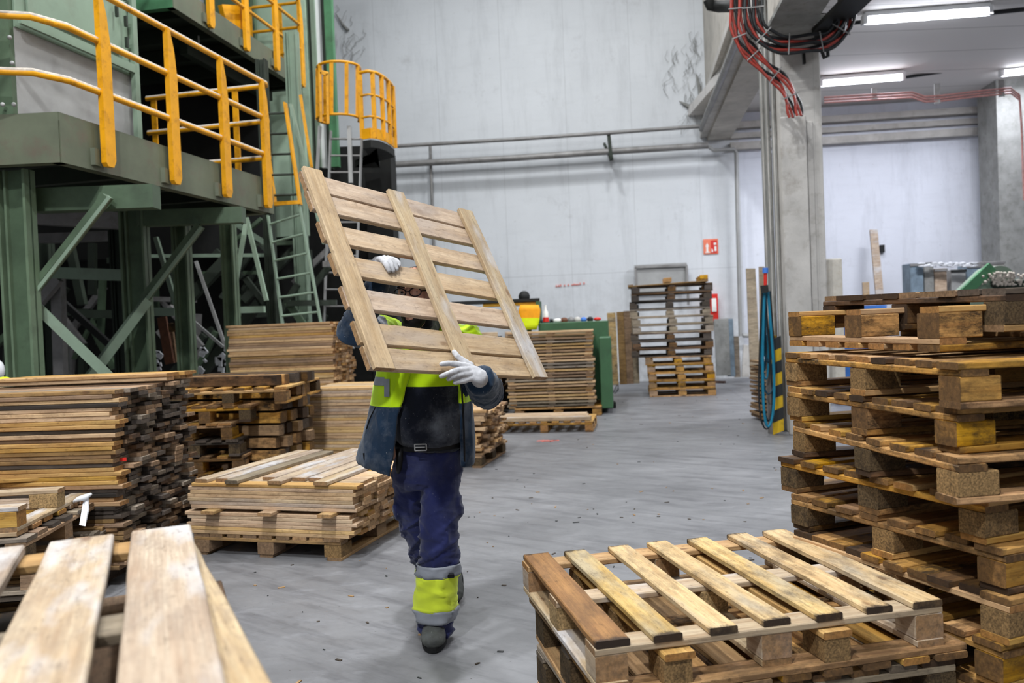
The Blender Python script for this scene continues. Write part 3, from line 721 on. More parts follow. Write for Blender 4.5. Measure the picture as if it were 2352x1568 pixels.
# blue bin seen through the pallet gap
c = W(1970, 720, 13.0); mb = MB().tube([(c.x, c.y, 0), (c.x, c.y, c.z+.12)], [.36, .42], 20); thing_mesh('blue_bin', mb, 'blue_plastic', 'blue plastic barrel seen through the gap of the upper right pallets', 'barrel')
# ============================================================ GREEN MACHINE
def on_edge(P, d, px, y_guess=None):
    """point on the horizontal line P + t d that falls in pixel column px"""
    lo, hi = -6., 14.
    def col(t):
        q = P + d*t - CP; z = q.dot(_f); return 1176 + F*q.dot(_rc)/z if z > .1 else -1e6
    for _ in range(60):
        m_ = (lo+hi)/2
        if col(m_) < px: lo = m_
        else: hi = m_
    return P + d*((lo+hi)/2)
E0 = G(135, 283, 3.2); E1 = G(625, 432, 3.2); ed = (E1-E0).normalized(); en = V((-ed.y, ed.x, 0))
if en.x > 0: en = -en      # towards the machine (left)
Lp = (E1-E0).length
pf = empty('steel_platform', (E0.x, E0.y, 2.88), 0, 'lower green steel walkway platform of the machine, nearest to the lens', 'platform')
def part(nm, mb, mat, par, **k): return rel(mb.build(nm, mat, None, **k), par)
def chan(p, q, z0, h, th=.02, lip=.09, side=None):
    """C-channel fascia"""
    mb = MB(); a = V((p[0], p[1], z0+h/2)); b_ = V((q[0], q[1], z0+h/2)); sd = side
    mb.bar(a, b_, th, h)
    mb.bar(a+sd*lip/2+Z*(h/2-th/2), b_+sd*lip/2+Z*(h/2-th/2), lip, th); mb.bar(a+sd*lip/2-Z*(h/2-th/2), b_+sd*lip/2-Z*(h/2-th/2), lip, th)
    return mb
EL = E0 + V((-1, .03, 0)).normalized()*2.4
part('fascia', chan(E0, E1, 2.89, .33, side=en), 'green_fascia', pf)
part('fascia', chan(EL, E0, 2.89, .33, side=V((0, 1, 0))), 'green_fascia', pf)
part('fascia', chan(E1, E1+en*2.2, 2.89, .33, side=-ed), 'green_fascia', pf)
part('toe_plate', MB().bar(E0+Z*.04, E1+Z*.04, .008, .10).bar(EL+Z*.04, E0+Z*.04, .008, .1), 'green_fascia', pf)
mb = MB(); q = [EL, E0, E1, E1+en*3.2, E1+en*4.5-ed*3]
mb.add([V((p.x, p.y, 3.16)) for p in q]+[V((p.x, p.y, 3.18)) for p in q], [(0, 1, 2, 3, 4), (9, 8, 7, 6, 5)]); part('deck_plate', mb, 'green_dark', pf)
for k in range(5):
    p = E0 + ed*(.4+k*.75); part('joist', MB().bar(V((p.x, p.y, 3.05)), V((p.x, p.y, 3.05))+en*3, .08, .16), 'green_dark', pf)
# cantilever beams seen below
def wb(a, b_, Ya, Yb=None, w=.1, h=.1, up=None): return MB().bar(W(a[0], a[1], Ya), W(b_[0], b_[1], Yb or Ya), w, h, up=up or Z)
part('support_beam', wb((82, 462), (360, 452), 7.2, 7.2, .16, .2), 'green_steel', pf)
part('support_beam', wb((320, 503), (560, 494), 9.0, 9.0, .14, .17), 'green_steel', pf)
part('support_beam', wb((85, 496), (282, 508), 9.4, 9.6, .14, .19), 'grey_metal', pf)
part('brace', wb((248, 450), (70, 676), 7.0, 7.0, .12, .05), 'green_steel', pf)
part('brace', wb((460, 518), (332, 686), 8.9, 8.9, .12, .07), 'green_steel', pf)
part('brace_lit_lip', wb((252, 452), (73, 682), 6.92, 6.92, .02, .03), 'green_panel', pf)  # paler strip puts the brace's lit edge into the colour
part('brace_lit_lip', wb((463, 521), (334, 691), 8.82, 8.82, .02, .035), 'green_panel', pf)
part('brace', wb((68, 688), (252, 866), 7.05, 7.3, .11, .085, up=V((0, 0, 1))), 'green_panel', pf)
part('brace', wb((338, 690), (205, 868), 8.8, 8.4, .11, .09), 'green_panel', pf)
# main columns (H section)
def hcol(name, label, xa, xb, yt, Y, depth, z0=0., z1=3.0, mat='green_steel', par=None, group='green columns of the machine'):
    A = W(xa, yt, Y); B = W(xb, yt, Y); w = (B-A).length; c = (A+B)/2; c.z = (z0+z1)/2; h = z1-z0
    R = Matrix((RR, D, Z)).transposed(); mb = MB()
    depth = min(depth, .13)
    mb.box(c - RR*(w/2-.012), (.024, depth, h), R); mb.box(c + RR*(w/2-.012), (.024, depth, h), R); mb.box(c, (w, .02, h), R, 1)
    mb.box(c - RR*(w*.26), (.02, depth*.7, h), R)
    o = mb.build(name, ['green_flange_lit' if mat == 'green_steel' else mat, mat if mat != 'green_steel' else 'green_steel'], None)
    if par is not None: rel(o, par)
    else: tag(o, label, 'column', group)
    return o
hcol('column', 'thick green column nearest to the lens at the left edge', 12, 84, 660, 6.9, .3, 0, 2.9)
hcol('column', 'wide dark green column carrying the middle of the lower platform', 286, 346, 680, 9.0, .35, 0, 2.9)
hcol('column', 'slim green column right of the wide dark column', 406, 442, 700, 9.6, .25, 0, 2.9)
hcol('column', 'slim green column at the far end of the lower platform', 516, 546, 680, 10.4, .25, 0, 2.95)
hcol('column', 'thin column between the two crossed braces', 262, 292, 700, 10.2, .2, 0, 2.9, 'green_dark')
hcol('column', 'grey column standing behind the second ladder', 676, 706, 560, 12.6, .2, 0, 6, 'green_panel')
hcol('column', 'dark column beside the foot of the green ladder', 612, 634, 620, 12.0, .2, 0, 5.4, 'green_dark')
hcol('column', 'dark column behind the crossed braces near the left pile', 92, 130, 760, 11.0, .2, 0, 2.9, 'green_dark')
# secondary framing in the dark under the machine
def beam(label, a, b_, Y, w, mat, Y2=None, h=None, group='cross members under the machine'):
    return thing_mesh('steel_member', wb(a, b_, Y, Y2, w, h or w), mat, label, 'beam', group)
beam('dusty horizontal beam across the open bay behind the first brace', (112, 626), (284, 632), 9.6, .12, 'green_panel', h=.13)
beam('short bright horizontal beam beside the wide dark column', (342, 716), (404, 716), 10.2, .1, 'green_panel', h=.1)
beam('short pale horizontal beam left of the green ladder', (546, 712), (608, 710), 11.8, .1, 'green_pale', h=.09)
beam('thin rod sloping down beside the slim green column', (358, 545), (408, 710), 10.4, .06, 'green_panel', h=.05)
beam('rod sloping left from the end of the lower platform', (567, 500), (543, 640), 10.8, .05, 'green_pale', h=.05)
beam('rod sloping right from the end of the lower platform', (566, 500), (612, 690), 10.9, .05, 'green_pale', h=.05)
beam('dark diagonal brace in the depth of the machine', (545, 570), (430, 690), 11.6, .14, 'green_dark')
beam('lower dark diagonal brace in the depth of the machine', (600, 690), (470, 850), 12.2, .14, 'green_dark')
beam('pale diagonal brace just right of the wide dark column', (520, 500), (612, 560), 12.6, .07, 'green_panel')
beam('long thin diagonal rod behind the slim green columns', (450, 600), (526, 820), 11.5, .04, 'galv', h=.04)
beam('thin diagonal rod crossing low behind the board stacks', (436, 730), (512, 796), 10.9, .035, 'galv', h=.035)
beam('thin green horizontal pipe behind the far column', (344, 588), (615, 586), 12.2, .06, 'green_panel', h=.05)
beam('dark horizontal beam low in the machine', (170, 720), (290, 722), 12.4, .12, 'green_dark')
beam('diagonal brace left of the ladder in shadow', (690, 560), (560, 690), 13, .12, 'green_dark')
beam('dim diagonal strut behind the first column', (20, 560), (100, 640), 10.5, .1, 'green_dark')
beam('dim diagonal strut rising between the first two columns', (85, 700), (135, 640), 9.6, .1, 'grey_metal')
beam('dim upright strut between the first two columns', (133, 640), (140, 860), 9.8, .12, 'grey_metal')
beam('long dark sloping strut behind the crossed braces', (140, 690), (250, 790), 11.0, .08, 'black_steel')
beam('dim horizontal pipe high under the machine', (95, 548), (300, 540), 10.6, .12, 'grey_metal')
beam('dim sloping strut above the dim horizontal pipe', (160, 560), (190, 700), 11.3, .1, 'green_dark')
rr = random.Random(21)
mb = MB()
for k in range(70):
    x = rr.uniform(0, 760); y = rr.uniform(500, 800); Y = rr.uniform(11.8, 14.5)
    dx, dy = rr.choice(((rr.uniform(60, 160), rr.uniform(-5, 5)), (rr.uniform(-8, 8), rr.uniform(60, 200)), (rr.uniform(40, 90), rr.uniform(60, 110)), (rr.uniform(-90, -40), rr.uniform(60, 110))))
    a, b_ = W(x, y, Y), W(x+dx, y+dy, Y)
    if min(a.z, b_.z) > .05: mb.bar(a, b_, .1, rr.uniform(.04, .11), mi=rr.choice((0, 0, 1, 2)))
thing_mesh('shadowed_framework', mb, ['green_dark', 'green_steel', 'grey_metal'], 'tangle of dark struts deep under the green machine', 'framework', kind='stuff')
for i, (pa, pb, Yd, w_, mt, lb) in enumerate((((372, 728), (391, 835), 10.6, .12, 'rust', 'reddish brown board leaning in the dark between the green columns'),
      ((392, 742), (403, 832), 10.7, .05, 'lumber_old', 'thin stick leaning beside the reddish brown board under the machine'),
      ((398, 742), (400, 762), 10.5, .12, 'amber_dark', 'small brown block hanging high by the reddish brown board'))):
    thing_mesh('leaning_board', MB().bar(W(*pa, Yd), W(*pb, Yd), .04, w_, up=RR), mt, lb, 'board')
thing_mesh('rusty_bin', MB().box(V((W(385, 860, 10.9).x, 10.9, .5)), (.5, .4, 1.0)), 'rust', 'rust brown bin standing in the dark under the machine', 'bin', bevel=.01)
mb = MB(); r3 = random.Random(6)
for k in range(26):
    p = W(r3.choice((r3.uniform(455, 475), r3.uniform(500, 525), r3.uniform(360, 372))), r3.uniform(800, 860), 10.8); mb.box(p, (r3.uniform(.02, .1), .03, r3.uniform(.02, .1)), rotm(r3.uniform(-1, 1), r3.uniform(-1, 1), 0) if 0 else Matrix.Rotation(r3.uniform(-1, 1), 3, 'Y'))
thing_mesh('scrap_heap', mb, 'plastic_white', 'torn white plastic scraps caught in the dark under the machine', 'scrap', kind='stuff')
# near-black backdrop boxes, the machine's unlit depth put into their colour
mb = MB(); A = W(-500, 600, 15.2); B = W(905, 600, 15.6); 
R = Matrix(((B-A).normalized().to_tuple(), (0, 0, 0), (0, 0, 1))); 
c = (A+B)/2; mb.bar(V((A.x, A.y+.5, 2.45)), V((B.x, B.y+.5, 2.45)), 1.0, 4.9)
thing_mesh('dark_backdrop', mb, 'interior_dark', 'near-black backdrop added for the unlit depth under the machine', 'machine')

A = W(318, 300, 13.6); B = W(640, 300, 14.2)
thing_mesh('dark_backdrop', MB().bar(V((A.x-3.5, A.y, 4.4)), V((B.x-.2, B.y, 4.4)), .3, 3.2), 'interior_dark', 'dark backdrop panel added for the unlit gap between the two platforms', 'machine')  # dark panel added where the gap lies in shade
# ---- railing of the lower platform
def railing(label, group, posts, rails, post_par):
    pass
rl = empty('guard_railing', (E0.x, E0.y, 3.2), 0, 'yellow railing with three rails along the lower platform', 'railing')
def vpost(mb, p, z0, z1, wid, th, taper=True):
    """flat plate post: wide towards ed direction, tapered top"""
    x = ed*(wid/2); y = en*(th/2)
    zt = z0 + (z1-z0)*.78
    o = V((p.x, p.y, 0))
    lo = [o-x+Z*(z0+.03), o-x*.6+Z*z0, o+x*.5+Z*z0, o+x+Z*(z0+.06), o+x+Z*(z1-.45), o+x*.5+Z*(z1-.2), o-x*.4+Z*z1, o-x+Z*z1]
    n = 8; vs = [q-y for q in lo]+[q+y for q in lo]
    return mb.add(vs, [tuple(range(n))[::-1], tuple(range(n, 2*n))]+[(i, (i+1) % n, n+(i+1) % n, n+i) for i in range(n)])
out = -en*.05
for px in (232, 388, 508, 603):
    p = on_edge(E0, ed, px) + out
    mb = MB(); x = en
    # channel-like post: two flanges and web
    vpost(mb, p+out*.3, 2.93, 4.41, .125, .05)
    part('post', mb, 'yellow_paint', rl)
    part('clamp_plate', MB().box(V((p.x, p.y, 3.0))+en*.035-ed*.09, (.04, .12, .14)), 'green_fascia', rl)
e1 = on_edge(E0, ed, 612)
for i, zz in enumerate((4.40, 3.98, 3.55)):
    pts = []
    st = on_edge(E0, ed, 120)
    if i > 0:
        a = V((EL.x, EL.y, zz)) + out; pts += [a, V((st.x, st.y, zz))+out-ed*.25+en*.35, V((st.x, st.y, zz))+out-ed*.12+en*.1, V((st.x, st.y, zz))+out+ed*.15]
    else: pts += [V((st.x, st.y, zz))+out-ed*2.2, V((st.x, st.y, zz))+out]
    pe = V((e1.x, e1.y, zz))+out
    pts += [pe, pe+ed*.07+en*.03, pe+ed*.08+en*.12]
    pts += [pe+ed*.08+en*1.65]
    o = part('rail', MB().tube(pts, .026, 12), 'yellow_paint', rl)
    part('dust_layer', MB().tube([q+Z*.013 for q in pts], .0235, 8), 'dust_top', rl)
for k, s in enumerate((.45, 1.55)):
    p = V((e1.x, e1.y, 0)) + out + ed*.08 + en*s
    part('post', MB().bar(V((p.x, p.y, 3.1)), V((p.x, p.y, 4.4)), .07, .02, up=ed), 'yellow_paint', rl)

# ---- upper platform
U0 = G(397, 17, 5.6); U1 = G(693, 205, 5.6); ud = (U1-U0).normalized(); un = V((-ud.y, ud.x, 0))
if un.x > 0: un = -un
up = empty('steel_platform', U0, 0, 'upper green steel walkway platform high above the lower one', 'platform')
part('fascia', chan(U0, U1, 5.6, .32, side=un), 'green_fascia', up)
part('fascia', chan(U0+un*2.5, U0, 5.6, .32, side=ud), 'green_bright', up)
part('fascia', chan(U1, U1+un*2.8, 5.6, .32, side=-ud), 'green_dark', up)
q = [U0, U1, U1+un*3.2, U0+un*3.2]; mb = MB().add([p+Z*.26 for p in q]+[p+Z*.28 for p in q], [(0, 1, 2, 3), (7, 6, 5, 4)]); part('deck_plate', mb, 'green_dark', up)
for k in range(5): part('joist', MB().bar(U0+ud*(.5+.8*k)+Z*.15, U0+ud*(.5+.8*k)+un*3+Z*.15, .1, .2), 'green_dark', up)
part('support_beam', MB().bar(U0+ud*1.2+un*.6-Z*.05, U1+un*.6-Z*.05, .12, .2), 'green_dark', up)
part('hook', MB().tube([U0+ud*1.0+un*.25, U0+ud*1.0+un*.25-Z*.16, U0+ud*.95+un*.25-Z*.16], .012, 6), 'galv', up)
rl2 = empty('guard_railing', U0+Z*.3, 0, 'yellow railing with flat posts along the upper platform', 'railing')
ed_, en_ = ed, en; ed, en = ud, un; out2 = -un*.05
for px in (478, 561, 631, 690):
    p = on_edge(U0, ud, px) + out2
    mb = MB(); vpost(mb, p, 5.62, 7.1, .13, .05); part('post', mb, 'yellow_paint', rl2)
    part('clamp_plate', MB().box(V((p.x, p.y, 5.72))+un*.03-ud*.1, (.03, .1, .12)), 'green_fascia', rl2)
for zz in (7.08, 6.66, 6.24):
    a = on_edge(U0, ud, 300)+out2; b_ = on_edge(U0, ud, 690)+out2
    part('rail', MB().tube([V((a.x, a.y, zz)), V((b_.x, b_.y, zz)), V((b_.x, b_.y, zz))+ud*.08+un*.1, V((b_.x, b_.y, zz))+ud*.08+un*.9], .026, 10), 'yellow_paint', rl2)
for s in (.35, .9):
    p = on_edge(U0, ud, 690)+ud*.08+un*s; part('post', MB().bar(V((p.x, p.y, 5.9)), V((p.x, p.y, 7.1)), .07, .02, up=ud), 'yellow_paint', rl2)
ed, en = ed_, en_
# yellow gate box on the upper platform
thing_mesh('yellow_box', MB().bar(W(512, 40, 12.0), W(560, 42, 12.4), .08, .34), 'yellow_paint', 'flat yellow box behind the posts of the upper railing', 'box')

# ---- cabinet on the lower platform
off = .42
C0 = on_edge(E0+en*off, ed, 40); C1 = on_edge(E0+en*off, ed, 312)
cab = empty('machine_cabinet', (C0.x, C0.y, 3.18), 0, 'grey and green machine cabinet standing on the lower platform', 'machine')
def cface(d0, z0, z1, th, mat, nm, u0=0., u1=1., extra=0.):
    A = C0.lerp(C1, u0); B = C0.lerp(C1, u1); o = -en*extra
    return part(nm, MB().bar(V((A.x, A.y, (z0+z1)/2))+o+en*th/2, V((B.x, B.y, (z0+z1)/2))+o+en*th/2, th, z1-z0), mat, cab)
cface(0, 3.18, 6.6, 1.8, 'grey_metal', 'body', 0, 1)
zc0 = 4.02
cface(0, 3.18, zc0, .012, 'galv', 'lower_panel', 0, 1, .014)
cface(0, zc0, 6.6, .03, 'green_panel', 'upper_panel', 0, 1, .03)
cface(0, zc0+.16, 6.6, .02, 'green_panel', 'door', .08, .86, .055)
cface(0, zc0+.02, zc0+.1, .03, 'green_panel', 'ledge', .0, .98, .09)
cface(0, 3.18, 6.6, .05, 'green_panel', 'corner_post', .955, 1.0, .09)
for u, z in ((.8, 4.9), (.8, 4.55), (.885, 4.75), (.885, 4.5), (.885, 4.3)):
    A = C0.lerp(C1, u); part('latch', MB().bar(V((A.x, A.y, z+.05))-en*.09, V((A.x, A.y, z-.05))-en*.09, .02, .03, up=en), 'green_dark', cab)
# flat column to the left of the cabinet
p = C0 - ed*.02
hc = MB(); A = W(-40, 150, 6.75); B = W(38, 150, 6.75); c = (A+B)/2; c.z = 4.9; hc.box(c, ((B-A).length, .16, 3.4))
for (x, y) in ((22, 86), (28, 145), (6, 240), (32, 240)): hc.ball(W(x, y, 6.62), .018, 8, 6, 1)
thing_mesh('machine_column', hc, ['green_steel', 'galv'], 'bolted green column left of the grey and green cabinet', 'column')
# green panels and columns beyond the upper platform
def vpanel(name, label, xa, xb, Y, z0, z1, mat, th=.1, ya=120, cat='panel', group='pale green panels of the far machine tower'):
    A = W(xa, ya, Y); B = W(xb, ya, Y); c = (A+B)/2; c.z = (z0+z1)/2
    return thing_mesh(name, MB().box(c+D*th/2, ((B-A).length, th, z1-z0), Matrix((RR, D, Z)).transposed()), mat, label, cat, group)
vpanel('tower_panel', 'wide pale green panel behind the upper railing', 590, 690, 15.0, 3.2, 9, 'green_pale')
vpanel('tower_panel', 'dark green panel high behind the upper railing', 470, 590, 14.8, 4, 9, 'green_steel')
vpanel('tower_panel', 'pale green strip right of the upper railing', 690, 706, 14.9, 4.4, 9, 'green_pale', .12)
vpanel('tower_column', 'dark green upright between the pale strips', 706, 716, 15.0, 4.4, 9, 'green_dark', .1, cat='column', group='uprights of the far machine tower')
vpanel('tower_column', 'green upright next to the white duct', 716, 726, 14.9, 4.4, 9, 'green_panel', .12, cat='column', group='uprights of the far machine tower')
vpanel('tower_column', 'white duct running up the far machine tower', 726, 736, 14.95, 4.4, 9, 'white_paint', .12, cat='column', group='uprights of the far machine tower')
vpanel('tower_column', 'dark recess upright at the edge of the far tower', 736, 752, 15.1, 4.4, 9, 'green_dark', .12, cat='column', group='uprights of the far machine tower')
vpanel('tower_column', 'bright green outermost upright of the far tower', 748, 766, 14.9, 4.4, 9, 'green_bright', .12, cat='column', group='uprights of the far machine tower')
vpanel('tower_panel', 'pale green hatch under the end of the upper platform', 612, 700, 14.6, 3.9, 5.2, 'green_pale', .1, 300)
# ---- ladders
def ladder(name, label, La, Lb, Ra, Rb, Y, Y2, r, mat, nr, rmat=None, rr_=.016, cat='ladder', y0=0., group=None, u0=0, u1=1):
    t = empty(name, W(*Lb, Y2), 0, label, cat, group)
    A0, A1, B0, B1 = W(*La, Y), W(*Lb, Y2), W(*Ra, Y), W(*Rb, Y2)
    for a, b_ in ((A0, A1), (B0, B1)): part('side_rail', MB().bar(a, b_, .02, r*2, up=D), mat, t)
    for k in range(nr):
        u = u0 + (u1-u0)*(k+.5)/nr; part('rung', MB().tube([A0.lerp(A1, u), B0.lerp(B1, u)], rr_, 7), rmat or mat, t)
    return t
ladder('ladder', 'yellow upper ladder between the two platforms', (600, 238), (632, 472), (655, 236), (690, 470), 11.0, 11.0, .05, 'yellow_paint', 5, 'green_dark')
part('bottom_bar', wb((628, 468), (690, 464), 10.95, None, .03, .05), 'yellow_paint', bpy.data.objects['ladder'])
l2 = ladder('ladder', 'green steel ladder leaning below the yellow ladder', (616, 495), (655, 790), (688, 470), (745, 785), 11.0, 10.7, .03, 'green_panel', 7, 'green_panel')
ladder('ladder', 'grey steel ladder behind the carried pallet', (760, 300), (742, 800), (832, 300), (812, 800), 13.4, 13.2, .035, 'galv', 13, 'grey_metal')
beam('tall grey rail right of the green ladder', (735, 290), (728, 400), 13.2, .05, 'galv', group=None)
beam('long dark green sloping stringer behind the green ladder', (668, 240), (745, 560), 11.6, .08, 'green_panel', h=.04, group=None)
beam('yellow sloping handrail beside the far ladder', (690, 218), (716, 385), 12.2, .03, 'yellow_paint', h=.04, group=None)
beam('grey upright of the cage ladder behind the pallet corner', (802, 290), (806, 420), 13.3, .06, 'galv', group=None)
# ---- caged ladder head and curved balcony
cg = empty('ladder_cage', W(780, 280, 13.4), 0, 'yellow round safety cage at the top of the grey ladder', 'safety cage')
def arc(cx, cy, rx, ry, a0, a1, Y, n=12, sag=0.):
    """ellipse in pixel terms turned into a horizontal arc at depth Y"""
    C = W(cx, cy, Y); r = rx/F*Y
    return [C + RR*(r*cos(radians(a0+(a1-a0)*k/n))) - D*(r*sin(radians(a0+(a1-a0)*k/n))) for k in range(n+1)]
for yy in (156, 274):
    part('hoop', MB().tube(arc(778, yy, 48, 0, -40, 220, 13.4), .022, 6), 'yellow_paint', cg)
for a in (-30, 10, 50, 90, 130, 170, 210):
    p = arc(778, 156, 48, 0, a, a, 13.4, 1)[0]; q = arc(778, 274, 48, 0, a, a, 13.4, 1)[0]
    part('upright', MB().bar(p, q, .06, .015, up=D), 'yellow_paint', cg)
part('gate_frame', wb((736, 166), (738, 280), 13.0, None, .04, .04).bar(W(752, 170, 13), W(754, 284, 13), .04, .04).bar(W(736, 166, 13), W(753, 171, 13), .04, .05), 'yellow_paint', cg)
bc = empty('curved_balcony', W(870, 340, 13.6), 0, 'curved yellow balcony railing beside the ladder cage', 'balcony')
def bpt(a, py, Yc=14.3, cx=823, rx=88):
    C = W(cx, py, Yc); r = rx/F*Yc; return C + RR*(r*cos(radians(a))) - D*(r*sin(radians(a)))
# px heights picked where the rail meets each post
Hs = (G(0, 0, 1) if 0 else None)
zt = W(830, 166, 13.0).z; zl = W(830, 308, 13.0).z
_bp = [G(x, y, zt) for x, y in ((826, 167), (845, 163), (864, 167), (882, 177), (893, 187), (902, 198))]
def bal(a, z, r=.72):
    u = (100-a)/125*5; u = max(0, min(4.999, u)); i = int(u); q = _bp[i].lerp(_bp[i+1], u-i); return V((q.x, q.y, z))
for zz, rr_ in ((zt, .026), (zt-.36, .018), (zt-.7, .018)):
    part('rail', MB().tube([bal(a, zz) for a in range(100, -26, -6)], rr_, 7), 'yellow_paint', bc)
for a in (100, 62, 34, 5, -25):
    p = bal(a, zt); q = bal(a, zl-.06); part('post', MB().bar(p, q, .07, .02, up=D), 'yellow_paint', bc)
mb = MB(); arcp = [bal(a, zl) for a in range(100, -26, -6)]
for k in range(len(arcp)-1): mb.bar(arcp[k], arcp[k+1], .02, .16)
part('toe_board', mb, 'yellow_paint', bc)
mb = MB(); ring = [bal(a, zl-.1, .7) for a in range(100, -26, -6)] + [bal(-25, zl-.1)-RR*.9+D*.6, bal(100, zl-.1)-RR*.2+D*1.6]
n = len(ring); mb.add(ring+[p-Z*.12 for p in ring], [tuple(range(n)), tuple(range(2*n-1, n-1, -1))]+[(i, n+i, n+(i+1) % n, (i+1) % n) for i in range(n)])
part('floor_plate', mb, 'black_steel', bc)
pa = W(838, 400, 14.9); pb = W(898, 400, 14.9); part('support', MB().box(V(((pa.x+pb.x)/2, 15.2, (zl-.25)/2)), ((pb-pa).length, .6, zl-.25)), 'interior_dark', bc)

# ---- cabinet-like green machine in the middle distance
t = empty('green_machine', G(1370, 940), 0, 'low green machine cabinet behind the tall stack of pallet decks', 'machine')
R = Matrix((RR, D, Z)).transposed()
A = W(1236, 742, 13.95); B = W(1395, 735, 13.95); part('body', MB().box((V((A.x, A.y, 0))+V((B.x, B.y, 0)))/2 + D*.5 + Z*(A.z/2), ((B-A).length, 1.0, A.z), R), 'green_cabinet', t, bevel=.01)
A = W(1375, 775, 12.9); B = W(1402, 774, 12.9); part('side_unit', MB().box((V((A.x, A.y, 0))+V((B.x, B.y, 0)))/2 + D*.45 + Z*(A.z/2+.04), ((B-A).length, .9, A.z-.08), R), 'green_cabinet', t, bevel=.01)
part('foot', MB().box(G(1398, 936)+Z*.05, (.22, .25, .1)), 'black_steel', t)
part('lower_body', MB().box(V((-.1, 14.45, .45)), (1.5, .8, .9), R), 'green_dark', t)
rr = random.Random(14)
mats = ['blue_grey', 'black_steel', 'sign_white', 'rust', 'grey_metal', 'concrete', 'blue_plastic', 'black_steel', 'sign_red']
labs = ['blue grey rag', 'black tool', 'white scrap', 'rusty part', 'grey tin', 'pale lump', 'blue cap', 'black roll', 'red lid']
places = ['nearest the yellow stand', 'second along from the yellow stand', 'third along from the yellow stand', 'left of the middle', 'in the middle', 'right of the middle', 'third from the upright planks', 'second from the upright planks', 'nearest the upright planks']
for k in range(9):
    x = 1252 + k*15; p = W(x, 742-.04*(x-1236), 14.3); p.z = W(1236, 742, 13.95).z
    mb = MB().ball(p+Z*.03+V((0, rr.uniform(-.05, .2), 0)), (rr.uniform(.05, .1), .06, rr.uniform(.03, .06)), 8, 6)
    thing_mesh('clutter_piece', mb, mats[k], labs[k]+' on top of the green machine, '+places[k], 'clutter', 'odds and ends on the green machine')
c = W(1254, 735, 14.2); thing_mesh('bottle', MB().tube([c-Z*.02, c+Z*.14, c+Z*.18, c+Z*.26], [.045, .045, .02, .02], 10), 'sign_white', 'clear white bottle standing on the green machine by the yellow stand', 'bottle')
thing_mesh('bottle_holder', MB().tube([c-Z*.03+RR*.0, c+Z*.05], [.055, .05], 10), 'sign_red', 'small red cup around the bottle on the green machine', 'cup')
# yellow trolley with vest and round black head of a lamp
t = empty('yellow_stand', W(1210, 900, 14.2), 0, 'green and yellow roofed stand behind the carried pallet', 'stand')
part('roof', MB().bar(W(1040, 697, 14.4), W(1238, 689, 14.4), .7, .05), 'black_steel', t)
part('side_panel', MB().bar(W(1237, 692, 14.3), W(1240, 745, 14.3), .5, .05, up=RR), 'green_cabinet', t)
part('shelf', MB().bar(W(1110, 702, 14.3), W(1232, 697, 14.3), .4, .05), 'tarp_yellow', t)
part('legs', MB().bar(W(1215, 745, 14.6), V((W(1215, 745, 14.6).x, 14.7, 0)), .08, .3), 'green_dark', t)
o = thing_mesh('hi_vis_vest', MB().loft([(W(1216, y, 13.95), w*1.1, .05) for y, w in ((700, .14), (712, .17), (730, .16), (745, .14), (757, .11))], 16), 'hivis_orange', 'orange safety vest hanging on the yellow stand', 'vest')
o.data.materials.append(MATS['hivis_vest']); o.data.materials.append(MATS['reflective'])
for p in o.data.polygons:
    z = p.center.z; zz = W(1216, 734, 13.95).z; p.material_index = 1 if z < zz else (2 if z < zz+.03 else 0)
thing_mesh('black_helmet', MB().ball(W(1204, 681, 14.2), (.1, .1, .1), 14, 10), 'black_steel', 'round black cap resting on the roof of the yellow stand', 'helmet')
mb = MB().tube([G(1408, 902), G(1420, 890)+Z*.1, G(1420, 896)+Z*.02, G(1412, 904)], .012, 6); thing_mesh('cable_loop', mb, 'black_cable', 'small dark cable loop on the floor beside the green machine', 'cable')
# hi-vis jacket lump and grey cloth at the far left edge
thing_mesh('hi_vis_bundle', MB().ball(W(8, 878, 5.9), (.06, .08, .04), 12, 8), 'hivis_vest', 'yellow cloth bundle lying at the left edge beside the big board pile', 'cloth')
thing_mesh('grey_bag', MB().ball(W(-4, 850, 6.4), (.04, .06, .08), 12, 8), 'plastic_white', 'grey plastic bag leaning behind the first green column', 'bag')
# ============================================================ PALLETS AND LUMBER
YA = (('amber', 6), ('amber_dark', 2), ('pine_warm', 2))
# ---- tall stack on the right: B..J from the top, then a nested pair
zs_ = [1.294-.146*i for i in range(9)]
near = dict(B=(2205, 833), C=(2197, 938), D=(2200, 1053), E=(2262, 1148), F=(2310, 1262), G=(2295, 1378), H=(2268, 1490), I=None, J=None)
far_ = dict(B=(1790, 808), C=(1797, 886), D=(1801, 962), E=(1805, 1050), F=(1855, 1143), G=(1818, 1222))
GR = 'pallets of the tall amber stack'
names = 'BCDEFGHIJ'
desc = ['weathered amber pallet directly below the upside down one with thick blocks', 'amber pallet with crooked board ends, second below the dark gap of the tall stack', 'amber pallet with reddish wet looking deck edge, middle of the tall stack',
        'amber pallet with deck pushed outwards, fourth wide deck from the top of the tall stack', 'amber pallet just above the one whose yellow board ends stick out', 'amber pallet with yellow board ends sticking out of the tall stack',
        'amber pallet right below the row of projecting yellow board ends', 'second lowest pallet of the tall amber stack', 'lowest pallet of the tall amber stack']
lastc = None
